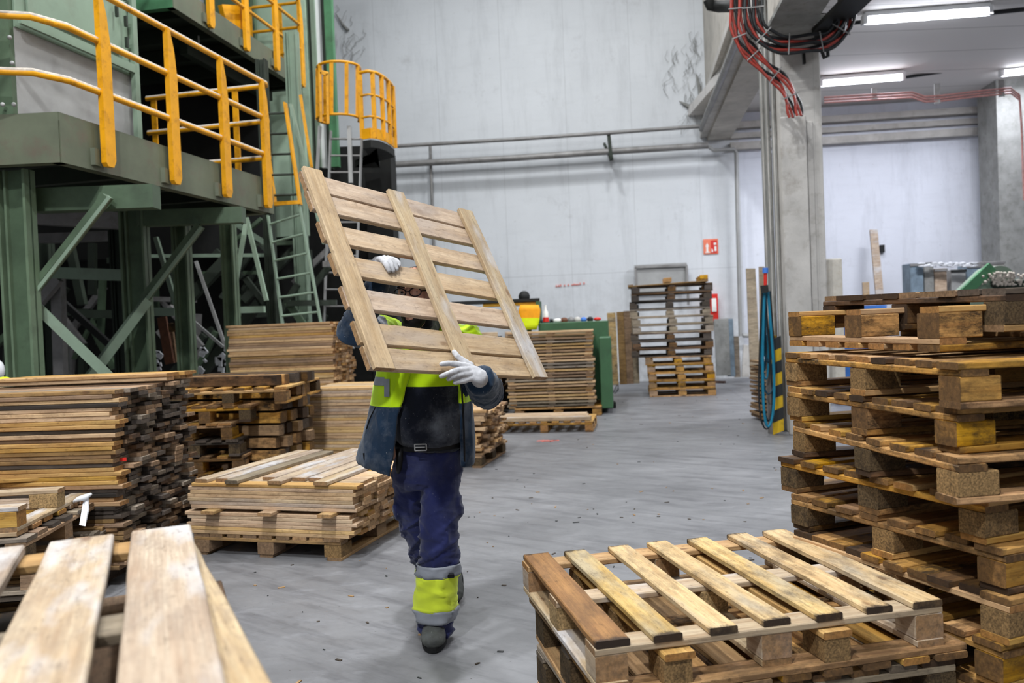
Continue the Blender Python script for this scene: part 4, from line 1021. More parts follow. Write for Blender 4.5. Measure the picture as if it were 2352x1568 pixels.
for i, k in enumerate(names):
    z = zs_[i]
    if near.get(k):
        n_ = G(*near[k], z)
        if k in far_: f_ = G(*far_[k], z); dr = (f_-n_).normalized()
        dr0 = dr
        c0 = n_
    else:
        n_ = c0 + V((.02*i-.1, .0, 0)); dr = dr0
    if k in 'GHIJ': n_ = n_ + V((.03, .0, 0))
    if k == 'H': n_ = n_ + V((.03, .02, 0))
    Bl = {0: 1.12, 1: 1.02, 2: 1.04}.get(i, 1.0 if k in 'DE' else .98)
    wx = V((dr.y, -dr.x, 0))
    nd = {'B': 9, 'C': 9, 'G': 10}.get(k, 8)
    cen = n_ + dr*Bl/2 + wx*.6; yaw = atan2(-dr.x, dr.y)
    pallet(desc[i], (cen.x, cen.y, z-.144 if i < 8 else 0.0), yaw, A=1.2, B=Bl, nd=nd, bw=.088, mat=YA, bmat=(('chipblock', 5), ('amber', 3), ('chipblock_dark', 2)),
           group=GR, seed=40+i, blk=(.14, .1), jit=2.2, smat=(('amber', 5), ('pine_warm', 3), ('amber_dark', 2)), bh=.078 if i < 8 else .06)
# nested pair on top
n_ = G(2270, 800, 1.30); 
ln = G(2228, 833, 1.294); lf = G(1800, 808, 1.294); dr = (lf-ln).normalized(); wx = V((dr.y, -dr.x, 0))
A2l = W(1812, 722, lf.y*1.02); base2 = V((A2l.x, A2l.y, 0)); dr2 = dr
c2 = base2 - dr2*.51 + wx*.6
pallet('upside down amber pallet with thick blocks, its feet pointing up under the top pallet', (c2.x, c2.y, 1.318), atan2(-dr2.x, dr2.y), A=1.2, B=1.02, nd=7, bw=.1, mat=(('pine_warm', 3), ('amber', 3)), bmat=(('amber', 3), ('pine_warm', 2)),
       inv=True, group=GR, seed=61, blk=(.16, .115), smat=(('pine_warm', 2), ('amber', 2)), bh=.086)
A1l = W(1827, 690, lf.y*1.04); c1 = V((A1l.x, A1l.y, 0)) - dr2*.60 + wx*.72
pallet('topmost pallet of the tall amber stack, dark boards laid edge to edge', (c1.x, c1.y, 1.384), atan2(-dr2.x, dr2.y)-.02, A=1.2, B=1.16, nd=10, bw=.112, mat=(('amber_dark', 3), ('lumber_old', 3)), bmat=(('chipblock_dark', 2), ('amber_dark', 2), ('chipblock', 1)),
       group=GR, seed=77, wide=False, mats={0: 'sooty', 1: 'sooty'}, smat=(('amber_dark', 2), ('lumber_old', 3)), tilt=(.012, 0))
# ---- low stack at the front
s_ = .972
O = V((.006*s_, 3.428*s_, 0)); th = .209; a = V((cos(th), sin(th), 0)); b_ = V((sin(th), -cos(th), 0))
zt = 1.47-.966*s_
cc = O + a*.6*s_ + b_*.495*s_; yw = th - pi/2
GF = 'pallets of the low front stack'
pp = pallet('cleanest pale pallet with open deck boards, on top of the low front stack', (cc.x, cc.y, zt-.144), yw, A=.99*s_, B=1.2*s_, nd=7, bw=.092, mat='pine_deck', bmat=(('pine_pale', 2), ('chipblock_clean', 1)), group=GF, seed=3,
       mats={0: 'oak_brown'}, smat=(('pine_warm', 1), ('pine_pale', 1)), wide=True, blk=(.1, .1))
c2 = cc + a*.045 + b_*.02
pallet('upside down pallet whose feet stand between the blocks of the top front pallet', (c2.x, c2.y, zt-.144-.044), yw+.01, A=1.0*s_, B=1.24*s_, nd=9, bw=.1, mat=(('amber', 3), ('lumber_old', 2), ('pine_warm', 2)), bmat='chipblock', inv=True, group=GF, seed=4,
       skip=(('skid', 2), ('block', 0, 2), ('block', 1, 2), ('block', 2, 2)), blk=(.12, .09), smat=(('amber', 1), ('pine_warm', 2)), bh=.074)
# push feet between the top pallet's blocks
for ch in bpy.data.objects:
    if ch.parent and ch.parent.get('label', '').startswith('upside down pallet whose feet'):
        if ch.name.startswith('block') or ch.name.startswith('bottom_board'): ch.location.y += .17 if ch.location.y < -.2 else .14
h3 = zt-.144-.044
pallet('dark edged pallet, second from the floor in the low front stack', (c2.x-.01, c2.y+.02, h3/2), yw-.02, A=1.0*s_, B=1.2*s_, nd=9, bw=.1, mat=(('amber', 3), ('amber_dark', 2), ('weathered', 2)), bmat=(('chipblock_dark', 1), ('chipblock', 1)), group=GF, seed=5, bh=h3/2-.066, smat=(('weathered', 2), ('pine_warm', 1)))
pallet('lowest pallet of the low front stack, standing on the floor', (c2.x, c2.y, 0), yw+.015, A=1.0*s_, B=1.2*s_, nd=9, bw=.1, mat=(('amber', 3), ('weathered', 2)), bmat='chipblock_dark', group=GF, seed=6, bh=h3/2-.066, smat=(('weathered', 1), ('pine_warm', 2)))

# ---- blurred front stack at the lower left
dv = V((-.388, .883, 0)).normalized(); px_ = V((dv.y, -dv.x, 0))   # deck direction and across
fr = V((-.788, 1.974, 0))            # far right corner of the deck (third board)
yw = atan2(dv.y, dv.x)
GL = 'pallets of the near left stack'
ppos = [-.5, -.30, -.118, .06, .24, .42]
cen = fr - dv*.6 + px_*(-.5)
# local Y of the pallet = rotate X by +90deg = -px_
yy = [-(v) for v in (.0,)]
pos_across = [-.565, -.435, -.205, -.005, .19, .38]      # distance from cen along -px_ (left positive)
# board centres measured from the far right corner towards the left
bp = [.066, .232, .41, .59, .77]
poslocal = [v-.5 for v in bp]
def near_pallet(label, z, seed, pos, mat, sk=(), **k):
    return pallet(label, (cen.x, cen.y, z), yw, A=1.2, B=1.0, nd=len(pos), bw=.131, mat=mat, bmat=(('chipblock', 1), ('lumber_old', 1)), group=GL, seed=seed, pos=pos, wide=False, smat=(('lumber_old', 1), ('weathered', 1)), skip=sk, t=.022, jit=.5, **k)
n1 = near_pallet('whitish worn pallet nearest the lens, topmost of the near left stack', 1.02-.144, 9, [-v for v in poslocal][::-1] if 0 else poslocal, 'pine_pale')
for k, zz in enumerate((.73, .584, .438, .292, .146, .0)):
    near_pallet(['shaded pallet directly under the whitish pallet of the near left stack', 'third pallet down in the near left stack', 'fourth pallet down in the near left stack', 'fifth pallet down in the near left stack', 'second lowest pallet of the near left stack', 'lowest pallet of the near left stack'][k], zz, 20+k, [-.5, -.3, -.1, .1, .3, .5], (('lumber_old', 2), ('amber_dark', 1)))

q0 = G(446, 1240, .998); q1 = G(640, 1590, .998); dq = (q1-q0).normalized(); nq = V((dq.y, -dq.x, 0)); nq = nq if nq.x < 0 else -nq
LQ = (q0, dq, nq)
# ---- boards: shared helper, each one an object of its own
CNT = [0]
def plank(loc, yaw, l=1.2, w=.098, t=.024, mat='lumber', label=None, group=None, name='board', rr=random):
    o = bpy.data.objects.new(name, board_mesh(l, w, t, rr.randint(0, 3))); COL.objects.link(o)
    o.location = loc; o.rotation_euler = (0, 0, yaw); o.material_slots[0].link = 'OBJECT'; o.material_slots[0].material = MATS[mat]
    CNT[0] += 1
    return tag(o, label, 'board', group)
plank(tuple(LQ[0] + LQ[1]*.55 + LQ[2]*.06 + Z*-.0115), atan2(LQ[1].y, LQ[1].x), 1.15, .12, .021, 'pine_pale', 'loose slanting board sticking out from under the whitish front pallet boards', None)
# ---- main board pile on its pallet
rr = random.Random(31)
yw = radians(-16.5); X = V((cos(yw), sin(yw), 0)); Yv = V((-sin(yw), cos(yw), 0))
nr = V((-1.035, 5.2, 0)); 
cp = nr - X*.6 + Yv*.6
base = pallet('block pallet on the floor under the neat board pile', (cp.x-.06*X.x, cp.y-.06*X.y, 0), yw-pi/2, A=1.2, B=1.1, nd=9, bw=.1, mat=(('lumber_old', 2), ('lumber', 1)), bmat=(('lumber_old', 2), ('chipblock', 1)), group='pallets under board piles', seed=12, blk=(.145, .12), t=.022, bh=.078)
T = .0245; ncol = 11
def bundle_boards(z0, layers, label, group, shift=0., jx=.022):
    for l in range(layers):
        for c in range(ncol):
            off = rr.uniform(-jx, jx) + (0 if c else rr.uniform(-.01, .01)) + shift
            p = nr - X*(.615-off) + Yv*(.05+c*.104+rr.uniform(-.001, .001))
            plank((p.x, p.y, z0+T*(l+.5)), yw+rr.uniform(-.003, .003), 1.23, .1, T-.0008, pick(rr, (('lumber', 6), ('pine_fresh', 2), ('pine_warm', 1))), label, group, rr=rr)
z = .144
bundle_boards(z, 6, 'pale sawn board in the lower bundle of the neat board pile', 'boards in the lower bundle of the neat pile', -.02)
z += 6*T
for i, s in enumerate((.12, .55, .98)):
    p = nr - X*(1.16-s) + Yv*.55; plank((p.x, p.y, z+.011), yw+pi/2, 1.24, .1, .022, 'lumber', ['spacer board between the bundles, at the end nearest the blurred pallets', 'middle spacer board between the two bundles of the neat pile', 'spacer board between the bundles, at the stacked board ends'][i], 'spacers in the neat board pile', 'spacer_board', rr)
z += .022
bundle_boards(z, 7, 'pale sawn board in the upper bundle of the neat board pile', 'boards in the upper bundle of the neat pile')
z += 7*T
xs = [-1.12, -.99, -.87, -.80+.13, -.56, -.45, -.33, -.21]
lbs = ['loose board on top of the neat pile, first from the blurred pallets', 'loose board on top of the neat pile, second from the blurred pallets', 'greyish loose board on top of the neat pile, third from the blurred pallets', 'loose board set back on top of the neat pile, fourth from the blurred pallets',
       'loose board on top of the neat pile, fourth from the worker', 'loose board on top of the neat pile, third from the worker', 'loose board on top of the neat pile, second from the worker', 'loose board on top of the neat pile, closest to the worker']
offs = [0, .03, -.03, .1, -.02, .1, .1, -.03]
for i, s in enumerate(xs):
    p = nr + X*(s+.0) + Yv*(.63+offs[i]); plank((p.x, p.y, z+.012+.0003*i), yw+pi/2+rr.uniform(-.012, .012)+(-.02), 1.24, .1, .024, 'pine_pale' if i != 2 else 'weathered', lbs[i], 'loose boards on top of the neat pile', rr=rr)

# ---- generic pile: front column individually, rest as one stuff mesh
def pile(corner, yaw, l, cols, z0, z1, t, w, mats, lab, group, restlab, rr, jx=.03, every=1, front=True, bands=None, restmat=None, drift=0.):
    X = V((cos(yaw), sin(yaw), 0)); Yv = V((-sin(yaw), cos(yaw), 0)); n = int((z1-z0)/t)
    mb = MB(); R = Matrix.Rotation(yaw, 3, 'Z')
    for k in range(n):
        z = z0 + t*(k+.5); lx = rr.uniform(-jx, jx); sh = drift*(k/n)
        if front:
            m = bands(k, n) if bands else pick(rr, mats)
            p = corner - X*(l/2-lx-sh) + Yv*(w/2+rr.uniform(-.008, .008)); plank((p.x, p.y, z), yaw+rr.uniform(-.006, .006), l, w*.96, t*.95, m, lab, group, rr=rr)
        for c in range(1 if front else 0, cols):
            off = rr.uniform(-jx, jx)*1.5 + sh
            if rr.random() < .05: continue
            p = corner - X*(l/2-off) + Yv*(w*(c+.5)); 
            R2 = Matrix.Rotation(yaw+rr.uniform(-.01, .01), 3, 'Z')
            tt = t*rr.uniform(.8, .97); mi = rr.choices(range(len(mats)), [q for _, q in mats])[0]
            mb.box((p.x, p.y, z+rr.uniform(-.002, .002)), (l, w*rr.uniform(.86, .97), tt), R2, mi)
    o = mb.build('stacked_boards', [m for m, _ in (restmat or mats)], None, origin=(corner.x, corner.y, z0))
    return tag(o, restlab, 'boards', kind='stuff')
# big old pile on the left
rr = random.Random(51)
def band(k, n):
    u = k/n
    if k in (n-4, n-10, n-18): return 'sooty'  # dark boards stand in for the shaded gaps at the spacers
    if u > .93: return 'lumber_old'
    if u > .72: return rr.choice(('lumber', 'lumber', 'pine_warm'))
    if u > .56: return rr.choice(('lumber_old', 'pine_warm'))
    if u > .45: return 'pine_warm'
    if u > .4: return 'sooty'
    if u > .34: return 'pine_warm'
    if u > .28: return 'sooty'
    return rr.choice(('lumber_old', 'amber'))
lpc = G(258, 888, 1.19); lpc.z = 0
pile(lpc, radians(-5), 1.6, 9, .1, 1.19, .0255, .104, (('sooty', 5), ('weathered', 3), ('lumber_old', 3), ('amber_dark', 2)), 'long board on the front face of the big old board pile', 'front boards of the big old pile', 'mass of sooty board ends behind the front face of the big old pile', rr, .035, bands=band)
# upper shorter layers at the back of it
c = G(410, 870, 1.17); c.z = 0
pile(V((lpc.x+.06, lpc.y+.6, 0)), radians(-5), 1.2, 4, 1.18, 1.25, .0255, .1, (('pine_warm', 2), ('lumber', 2)), 'reddish board in the top layers of the big old pile', 'top layers of the big old pile', 'short stacked boards on the far top of the big old pile', rr, .02)
for k in range(2):
    pass
# bearers that the pile stands on
for i, s in enumerate((.2, .8, 1.4)):
    mb = MB().bar(lpc - V((s, -.0, 0)) + Z*.05, lpc - V((s-.05, -1.0, 0)) + Z*.05, .1, .1)
    thing_mesh('bearer', mb, 'sooty', ['square bearer under the big old pile, nearest its board ends', 'middle square bearer under the big old pile', 'square bearer under the big old pile, nearest the frame edge'][i], 'bearer', 'bearers under the big old pile')
# second low pile right behind its foot (dark lower course to the right)
thing_mesh('red_tag', MB().bar(W(268, 1056, 4.95), W(290, 1054, 4.95), .01, .02), 'sign_red', 'small red plastic tag on the dark board ends of the big old pile', 'tag')
# slats leaning between the two board piles
for i in range(5):
    a_ = W(398+i*2, 1120+i*16, 5.9); b2 = W(425, 1085+i*14, 6.6)
    mb = MB().bar(a_, b2, .1, .025); thing_mesh('sloping_board', mb, 'lumber_old', 'dull board sloping in the gap between the big old pile and the neat pile', 'board', 'sloping boards in the gap', bevel=.002)

# ---- upside down light pallet at the left with dark ones below
nn = G(40, 1213, .56); ff = G(214, 1126, .56); dr = (ff-nn).normalized(); wx = V((dr.y, -dr.x, 0)); yw = atan2(-dr.x, dr.y)
cI = nn + dr*.5 - wx*.6
pallet('fresh yellow pallet lying upside down, feet in the air, beside the big old pile', (cI.x, cI.y, .52), yw, A=1.2, B=1.0, nd=7, bw=.1, mat=(('pine_warm', 2), ('pine_fresh', 1)), bmat=(('pine_warm', 1), ('chipblock_clean', 1)), inv=True, group='pallets of the stack with the upturned pallet', seed=81, smat=(('pine_pale', 1), ('pine_warm', 1)))
for k, (zz, dx) in enumerate(((.37, .05), (.225, .12), (.0725, .08))):
    q_ = cI + wx*dx + dr*(.03*(k-1))
    pallet(['old grey pallet directly under the upturned yellow pallet', 'old grey pallet second below the upturned yellow pallet', 'lowest old grey pallet below the upturned yellow pallet'][k], (q_.x, q_.y, zz if k < 2 else 0), yw+(.03*k), A=1.2, B=1.0, nd=7, bw=.1, mat=(('lumber_old', 2), ('weathered', 1), ('sooty', 1)), bmat=(('lumber_old', 2), ('chipblock_dark', 1)), group='pallets of the stack with the upturned pallet', seed=90+k, bh=.078 if k < 2 else .14)
p = W(192, 1140, nn.y+.75)
mb = MB()
mb.add([W(193, 1140, 4.75), W(205, 1142, 4.75), W(196, 1208, 4.6), W(182, 1205, 4.6)], [(0, 1, 2, 3)])
mb.tube([W(168, 1152, 4.7), W(180, 1146, 4.7), W(196, 1142, 4.72), W(210, 1134, 4.75)], [.006, .015, .02, .008], 6)
mb.tube([W(197, 1142, 4.74), W(200, 1170, 4.7), W(190, 1206, 4.65)], [.014, .012, .016], 6)
thing_mesh('plastic_strap', mb, 'plastic_white', 'torn white plastic strap hanging from the old grey pallets', 'strap')

# ---- stack of pallets behind the two board piles
nb = G(578, 936, .84); yw = radians(-2); xs_ = V((cos(yw), sin(yw), 0))
GB = 'pallets of the stack behind the neat board pile'
src = None
for k, (xr, yb) in enumerate(((545, 0), (560, 0), (552, 0), (556, 0), (540, 0), (578, 0), (632, 0))):
    zb_ = .144*k; pr = W(xr, 900, 7.05); 
    pallet(ORD[k] + ' pallet from the floor in the amber stack behind the neat board pile', (pr.x-.4, 7.05+.6, zb_), pi/2+yw+random.Random(k).uniform(-.04, .04), A=1.2, B=.8 if k < 6 else 1.0, nd=6, bw=.095, mat=YA if k != 3 else (('sooty', 1),), bmat=(('amber', 2), ('chipblock_dark', 1)), group=GB, seed=100+k, jit=2)
for i, (x, y) in enumerate(((452, 866), (486, 861), (584, 866), (600, 860))):
    c = W(x, y, 7.6); mb = MB().box((c.x, c.y, 1.008+.045), (.1, .1, .09)); thing_mesh('wood_block', mb, 'amber' if i % 2 else 'lumber_old', ['small loose block on the amber stack, nearest the big old pile', 'second loose block on the amber stack from the big old pile', 'darker loose block on the amber stack, next to the last one', 'last loose block on the amber stack, towards the worker'][i], 'block', 'loose blocks on the amber stack', bevel=.004)
# bundles of square timbers with their ends to the aisle
def timbers(x0, Yn, cols, rows, s, l, yaw, z0, lab, grp, mats, seed, jx=.05):
    rr = random.Random(seed); X = V((cos(yaw), sin(yaw), 0)); Yv = V((-sin(yaw), cos(yaw), 0)); c0 = V((x0, Yn, 0))
    for r_ in range(rows):
        for c in range(cols):
            if rr.random() < .06: continue
            p = c0 - X*(l/2+rr.uniform(-jx, jx)) + Yv*(s*(c+.5)*1.04)
            o = plank((p.x, p.y, z0 + (s+.018)*(r_+.5)), yaw+rr.uniform(-.01, .01), l, s*.96, s*.96, pick(rr, mats), lab, grp, 'timber', rr); o['category'] = 'timber'
        mb = MB(); q1 = c0 - X*.15 + Z*(z0+(s+.018)*(r_+1)-.008); mb.bar(q1, q1+Yv*cols*s, .08, .012)
cT = G(640, 895, 1.0)
timbers(-2.07, 7.2, 7, 9, .092, 1.1, radians(-14), .12, 'dark square timber with its end towards the aisle, in the bundle behind the amber stack', 'square timbers behind the amber stack', (('sooty', 2), ('amber_dark', 3), ('amber', 3), ('lumber_old', 3)), 5)
for i in range(2):
    thing_mesh('bearer', MB().bar(V((-2.0-.6*i, 7.3, .06)), V((-1.9-.6*i, 8.0, .06)), .1, .12), 'sooty', ['low bearer under the square timbers, at their ends', 'low bearer under the square timbers, deeper in'][i], 'bearer', 'bearers under the square timbers')
# tall pile of boards behind
rr = random.Random(71)
cB = W(762, 740, 9.25); cB.z = 0
pile(cB, radians(-8), 1.24, 7, .1, 1.58, .03, .1, (('pine_fresh', 3), ('lumber', 3), ('pine_warm', 1)), 'board on the front face of the tall board pile beside the raised elbow', 'front boards of the tall pile by the elbow', 'bright board ends of the tall pile beside the raised elbow', rr, .02, bands=lambda k, n: rr.choice(('lumber', 'lumber_old', 'pine_warm', 'lumber')))
for i in range(2):
    thing_mesh('bearer', MB().bar(V((cB.x-.2-.7*i, cB.y+.05, .05)), V((cB.x-.1-.7*i, cB.y+.8, .05)), .1, .1), 'sooty', ['bearer at the bright ends under the tall board pile', 'bearer at the far side under the tall board pile'][i], 'bearer', 'bearers under the tall board pile')
# pile behind the worker, on its pallet
rr = random.Random(72)
cC = V((-.95, 8.05, 0))
yw = radians(-14)
X_ = V((cos(yw), sin(yw), 0)); Y_ = V((-sin(yw), cos(yw), 0))
cm = cC - X_*.6 + Y_*.45
pallet('block pallet under the board pile behind the worker', (cm.x, cm.y, 0), yw-pi/2, A=1.0, B=1.15, nd=8, bw=.1, mat='lumber_old', bmat=(('lumber_old', 1), ('chipblock_dark', 1)), group='pallets under board piles', seed=130)
pile(cC, yw, 1.2, 8, .144, .90, .03, .104, (('lumber', 3), ('pine_fresh', 2), ('pine_warm', 1)), 'pale board on the front face of the pile behind the worker', 'front boards of the pile behind the worker', 'board ends of the pile behind the worker', rr, .025, bands=lambda k, n: rr.choice(('lumber', 'pine_fresh', 'lumber')))
# boards right of the worker, same aisle side
cR = V((-.36, 8.45, 0)); cm = cR - X_*.25 + Y_*.5
pallet('pallet on the floor just right of the worker under mixed boards', (cm.x, cm.y, 0), yw-pi/2, A=1.0, B=.5, nd=7, bw=.1, mat='lumber_old', bmat='chipblock_dark', group='pallets under board piles', seed=131)
pile(cR, yw, .5, 9, .144, .62, .03, .1, (('lumber', 3), ('pine_warm', 2), ('lumber_old', 2)), None, None, 'mixed board ends stacked just right of the worker', rr, .05, front=False)

# ---- tall stack of flat deck panels
yw = radians(-5); GD = 'flat pallet decks in the middle stack'
L0 = W(1174, 950, 12.75); Rr = W(1374, 944, 12.75)
cD = V(((L0.x+Rr.x)/2, 12.75+.5, 0)); wD = (Rr-L0).length
pb = pallet('block pallet carrying the middle stack of flat decks', (cD.x+.1, cD.y, 0), yw, A=wD, B=1.05, nd=7, bw=.1, mat='amber', bmat='amber', group='pallets under board piles', seed=140)
rr = random.Random(9)
def deck(label, loc, yaw, A, B, seed, mat, group, sides=True):
    rr = random.Random(seed); r_ = empty('pallet_deck', loc, yaw, label, 'pallet deck', group)
    for i in range(6): board('deck_board', A, .11, .028, (rr.uniform(-.01, .01), -B/2+.05+(B-.1)*i/5, .034), (0, 0, 0), pick(rr, mat), r_, rr.randint(0, 3))
    for i, x in enumerate((-A/2+.07, 0, A/2-.07)): board('stringer_board', B, .1, .022, (x, 0, .011), (0, 0, pi/2), pick(rr, mat), r_, rr.randint(0, 3))
    return r_
nD = 24; zD = .144; z1 = W(1280, 760, 12.75).z; st = (z1-zD)/nD
MD = (('weathered', 3), ('lumber_old', 3), ('lumber', 4), ('pine_warm', 1))
protos = [deck('x', (cD.x, cD.y, zD), yw, wD, 1.0, 200+i, MD, GD) for i in range(4)]
ud_ = {}
words = ['at the very bottom', 'second from the bottom', 'third from the bottom', 'fourth from the bottom', 'fifth from the bottom', 'sixth from the bottom', 'seventh from the bottom', 'eighth from the bottom', 'ninth from the bottom', 'tenth from the bottom', 'eleventh from the bottom', 'twelfth from the bottom',
         'twelfth from the top', 'eleventh from the top', 'tenth from the top', 'ninth from the top', 'eighth from the top', 'seventh from the top', 'sixth from the top', 'fifth from the top', 'fourth from the top', 'third from the top', 'second from the top', 'at the very top']
for k in range(nD):
    o = protos[k] if k < 4 else copy_tree(protos[k % 4])
    o.location = (cD.x+rr.uniform(-.02, .02), cD.y+rr.uniform(-.02, .02), zD+st*k); o.rotation_euler = (0, 0, yw + rr.uniform(-.015, .015) + (pi if k % 3 == 1 else 0)); o['label'] = 'flat weathered deck of the middle stack, '+words[k]
# pallet in front of it with a long board on top
L0 = G(1140, 996, 0); R0 = G(1362, 992, 0); yw = atan2(R0.y-L0.y, R0.x-L0.x); cP = (L0+R0)/2 + V((-sin(yw), cos(yw), 0))*.42; wP = (R0-L0).length
pallet('single amber pallet on the floor in front of the middle deck stack', (cP.x, cP.y, 0), yw-pi/2, A=.84, B=wP, nd=9, bw=.09, mat=(('amber', 2), ('pine_warm', 2)), bmat=(('amber', 2), ('pine_warm', 1)), group='single pallets in the aisle', seed=150)
plank((cP.x-.05, cP.y-.3, .144+.03), yw+.01, wP*.96, .14, .05, 'pine_pale', 'long pale plank lying on the single amber pallet')
for i in range(3): plank((cP.x-.05, cP.y-.05+.2*i, .144+.02), yw, wP*.97, .12, .03, 'pine_fresh', ['flat plank just behind the long pale plank', 'middle flat plank on the single amber pallet', 'rear flat plank on the single amber pallet'][i], 'planks on the single amber pallet')

# ---- tall dark pallet stack at the back wall
L0 = G(1490, 912); R0 = G(1646, 908); yw = atan2(R0.y-L0.y, R0.x-L0.x); X_ = V((cos(yw), sin(yw), 0)); Y_ = V((-sin(yw), cos(yw), 0))
wS = 1.2
GS = 'pallets of the tall dark stack at the back wall'
ys = [908, 888, 876, 857, 838, 813, 790, 770, 745, 728, 708, 690, 668, 648]
protoS = []
ms = [(('amber', 1), ('lumber_old', 1)), (('sooty', 1),), (('weathered', 1),), (('amber_dark', 1), ('sooty', 1)), (('sooty', 2), ('amber_dark', 1))]
zc = 0.; topz = W(1550, 652, 15.2).z; n = 14; stp = topz/n
rr = random.Random(17)
mid = (L0+R0)/2
for i in range(5):
    protoS.append(pallet('x', (0, 0, 0), yw, A=1.2 if i == 0 else 1.46, B=1.0, nd=5, bw=.1, mat=ms[i], bmat=ms[i], group=GS, seed=160+i, bh=stp-.066, wide=False))
for k in range(n):
    u = k/n; src = protoS[0] if k < 5 else protoS[rr.choice((1, 2, 3, 4))]
    xs2 = -.02 - (.0 if k < 5 else .13) + rr.uniform(-.03, .03)
    if k == 0: xs2 = 0
    p = mid + X_*xs2 + Y_*.5
    c = copy_tree(src); c.location = (p.x, p.y, stp*k); c.rotation_euler = (0, 0, yw + rr.uniform(-.03, .03)); c['label'] = ORD[k] + ' pallet from the floor in the tall dark stack at the back wall'
    s = 1.0
for pz in protoS:
    for ch in list(pz.children): bpy.data.objects.remove(ch)
    bpy.data.objects.remove(pz)
rt = V((mid.x-.2, mid.y+.5, topz))
# upturned broken pallet on top
pallet('broken upturned pallet on the very top of the tall dark stack', (rt.x+.08, rt.y, topz), yw, A=1.45, B=1.0, nd=5, bw=.1, mat=(('amber', 1), ('lumber_old', 1)), bmat='amber', inv=True, group=GS, seed=170, skids=True, tilt=(0, -.03),
       skip=(('skid', 0), ('skid', 1), ('skid', 2), ('block', 0, 0), ('block', 0, 1), ('block', 1, 2), ('block', 0, 2)), bh=.078)
# offcut pile glimpsed right of the carried pallet
for i, (x, y, w, mt) in enumerate(((1120, 770, 46, 'pine_fresh'), (1150, 785, 40, 'amber'), (1175, 768, 30, 'pine_fresh'), (1165, 772, 8, 'tarp_yellow'))):
    A = W(x-w/2, y, 13.3+.1*i); B = W(x+w/2, y-1, 13.3+.1*i)
    thing_mesh('offcut', MB().bar(A, B, .2, .09), mt, ['short fresh offcut on the pile behind the runner, left one', 'amber offcut lying in the middle of the offcut pile', 'pale offcut nearest the middle deck stack', 'small orange wooden chock upright among the offcuts'][i], 'offcut', 'offcuts behind the carried pallet', bevel=.006)
rr = random.Random(91)
mb = MB()
for k in range(22):
    z = .03+.0355*k+.2*0
    p = V((-.62, 13.6, 0)); mb.box((p.x+rr.uniform(-.04, .04), p.y, z*1.6), (.9, .8, .045), Matrix.Rotation(-.1, 3, 'Z'), rr.randint(0, 1))
thing_mesh('offcut_stack', mb, ['lumber_old', 'sooty'], 'dim stack of old boards under the offcuts behind the carried pallet', 'boards', kind='stuff')
# ---- small wood chips and dirt on the floor
rr = random.Random(99); mb = MB()
for k in range(420):
    x = rr.uniform(-2.2, 4.5); y = rr.choice((rr.uniform(2.6, 7), rr.uniform(3, 16)))
    s = rr.uniform(.003, .014); l = s*rr.uniform(1, 4)
    mb.box((x, y, .002), (l, s, .004), Matrix.Rotation(rr.uniform(0, pi), 3, 'Z'), rr.randint(0, 2))
thing_mesh('floor_debris', mb, ['sooty', 'lumber_old', 'black_guard'], 'scattered wood chips and dirt crumbs on the grey floor', 'debris', kind='stuff')
mb = MB()
rr2 = random.Random(2)
for k in range(14):
    mb.box(G(1240+rr2.uniform(0, 36), 1013-rr2.uniform(-1, 2))+Z*.002, (.09, .02, .003), Matrix.Rotation(rr2.uniform(-.3, .3), 3, 'Z'))
thing_mesh('paint_mark', mb, 'pink_mark', 'faded pink paint mark on the floor in the aisle', 'mark')
thing_mesh('black_puck', MB().tube([G(1868, 1090, .0), G(1868, 1090, .06)], .09, 14).tube([G(1872, 1102, .0), G(1872, 1102, .03)], .06, 12, mi=1), ['black_guard', 'amber'], 'small black rubber stop on the floor by the foot of the tall amber stack', 'stop')
thing_mesh('metal_bar', MB().bar(G(1620, 876, .02), G(1665, 877, .02), .08, .04), 'rust', 'short rusty bar lying at the foot of the tall dark stack', 'bar')
# ============================================================ CARRIED PALLET DECK
def rotm(rx, ry, rz): return Matrix.Rotation(rz, 3, 'Z') @ Matrix.Rotation(ry, 3, 'Y') @ Matrix.Rotation(rx, 3, 'X')
PO = V((-.331, 3.546, 1.682)); PR = rotm(-.562, .112, .851); PL = .956
cd = bpy.data.objects.new('pallet_deck', None); COL.objects.link(cd); cd.location = PO; cd.rotation_euler = PR.to_euler()
tag(cd, 'clean pale pallet deck that the worker carries in front of the face', 'pallet deck')
def dpart(nm, l, w, t, loc, vertical, mat, var):
    # board mesh: long X, wide Y, thick Z  -> flat in the local XZ plane
    R = Matrix.Rotation(pi/2, 3, 'X')
    if vertical: R = Matrix.Rotation(-pi/2, 3, 'Y') @ R
    return board(nm, l, w, t, loc, R.to_euler(), mat, cd, var)
for i, zt_ in enumerate((.0, .106, .264, .423, .582, .741, .851)):
    dpart('deck_board', 1.0, .1, .022, (random.uniform(-.004, .004), .034, PL/2-zt_-.05), False, 'pine_fresh', i % 4)
for i, x in enumerate((-.45, 0.0, .45)):
    dpart('stringer_board', PL+.01, .095, .022, (x, .011, 0), True, 'pine_pale' if i else 'pine_fresh', i)
PN = PR @ V((0, -1, 0))
def PP(px, py, off=0.):
    """point on the deck's front plane, moved towards the lens side by off"""
    P0 = PO + PN*off; r = ray(px, py); return CP + r*((P0-CP).dot(PN)/r.dot(PN))

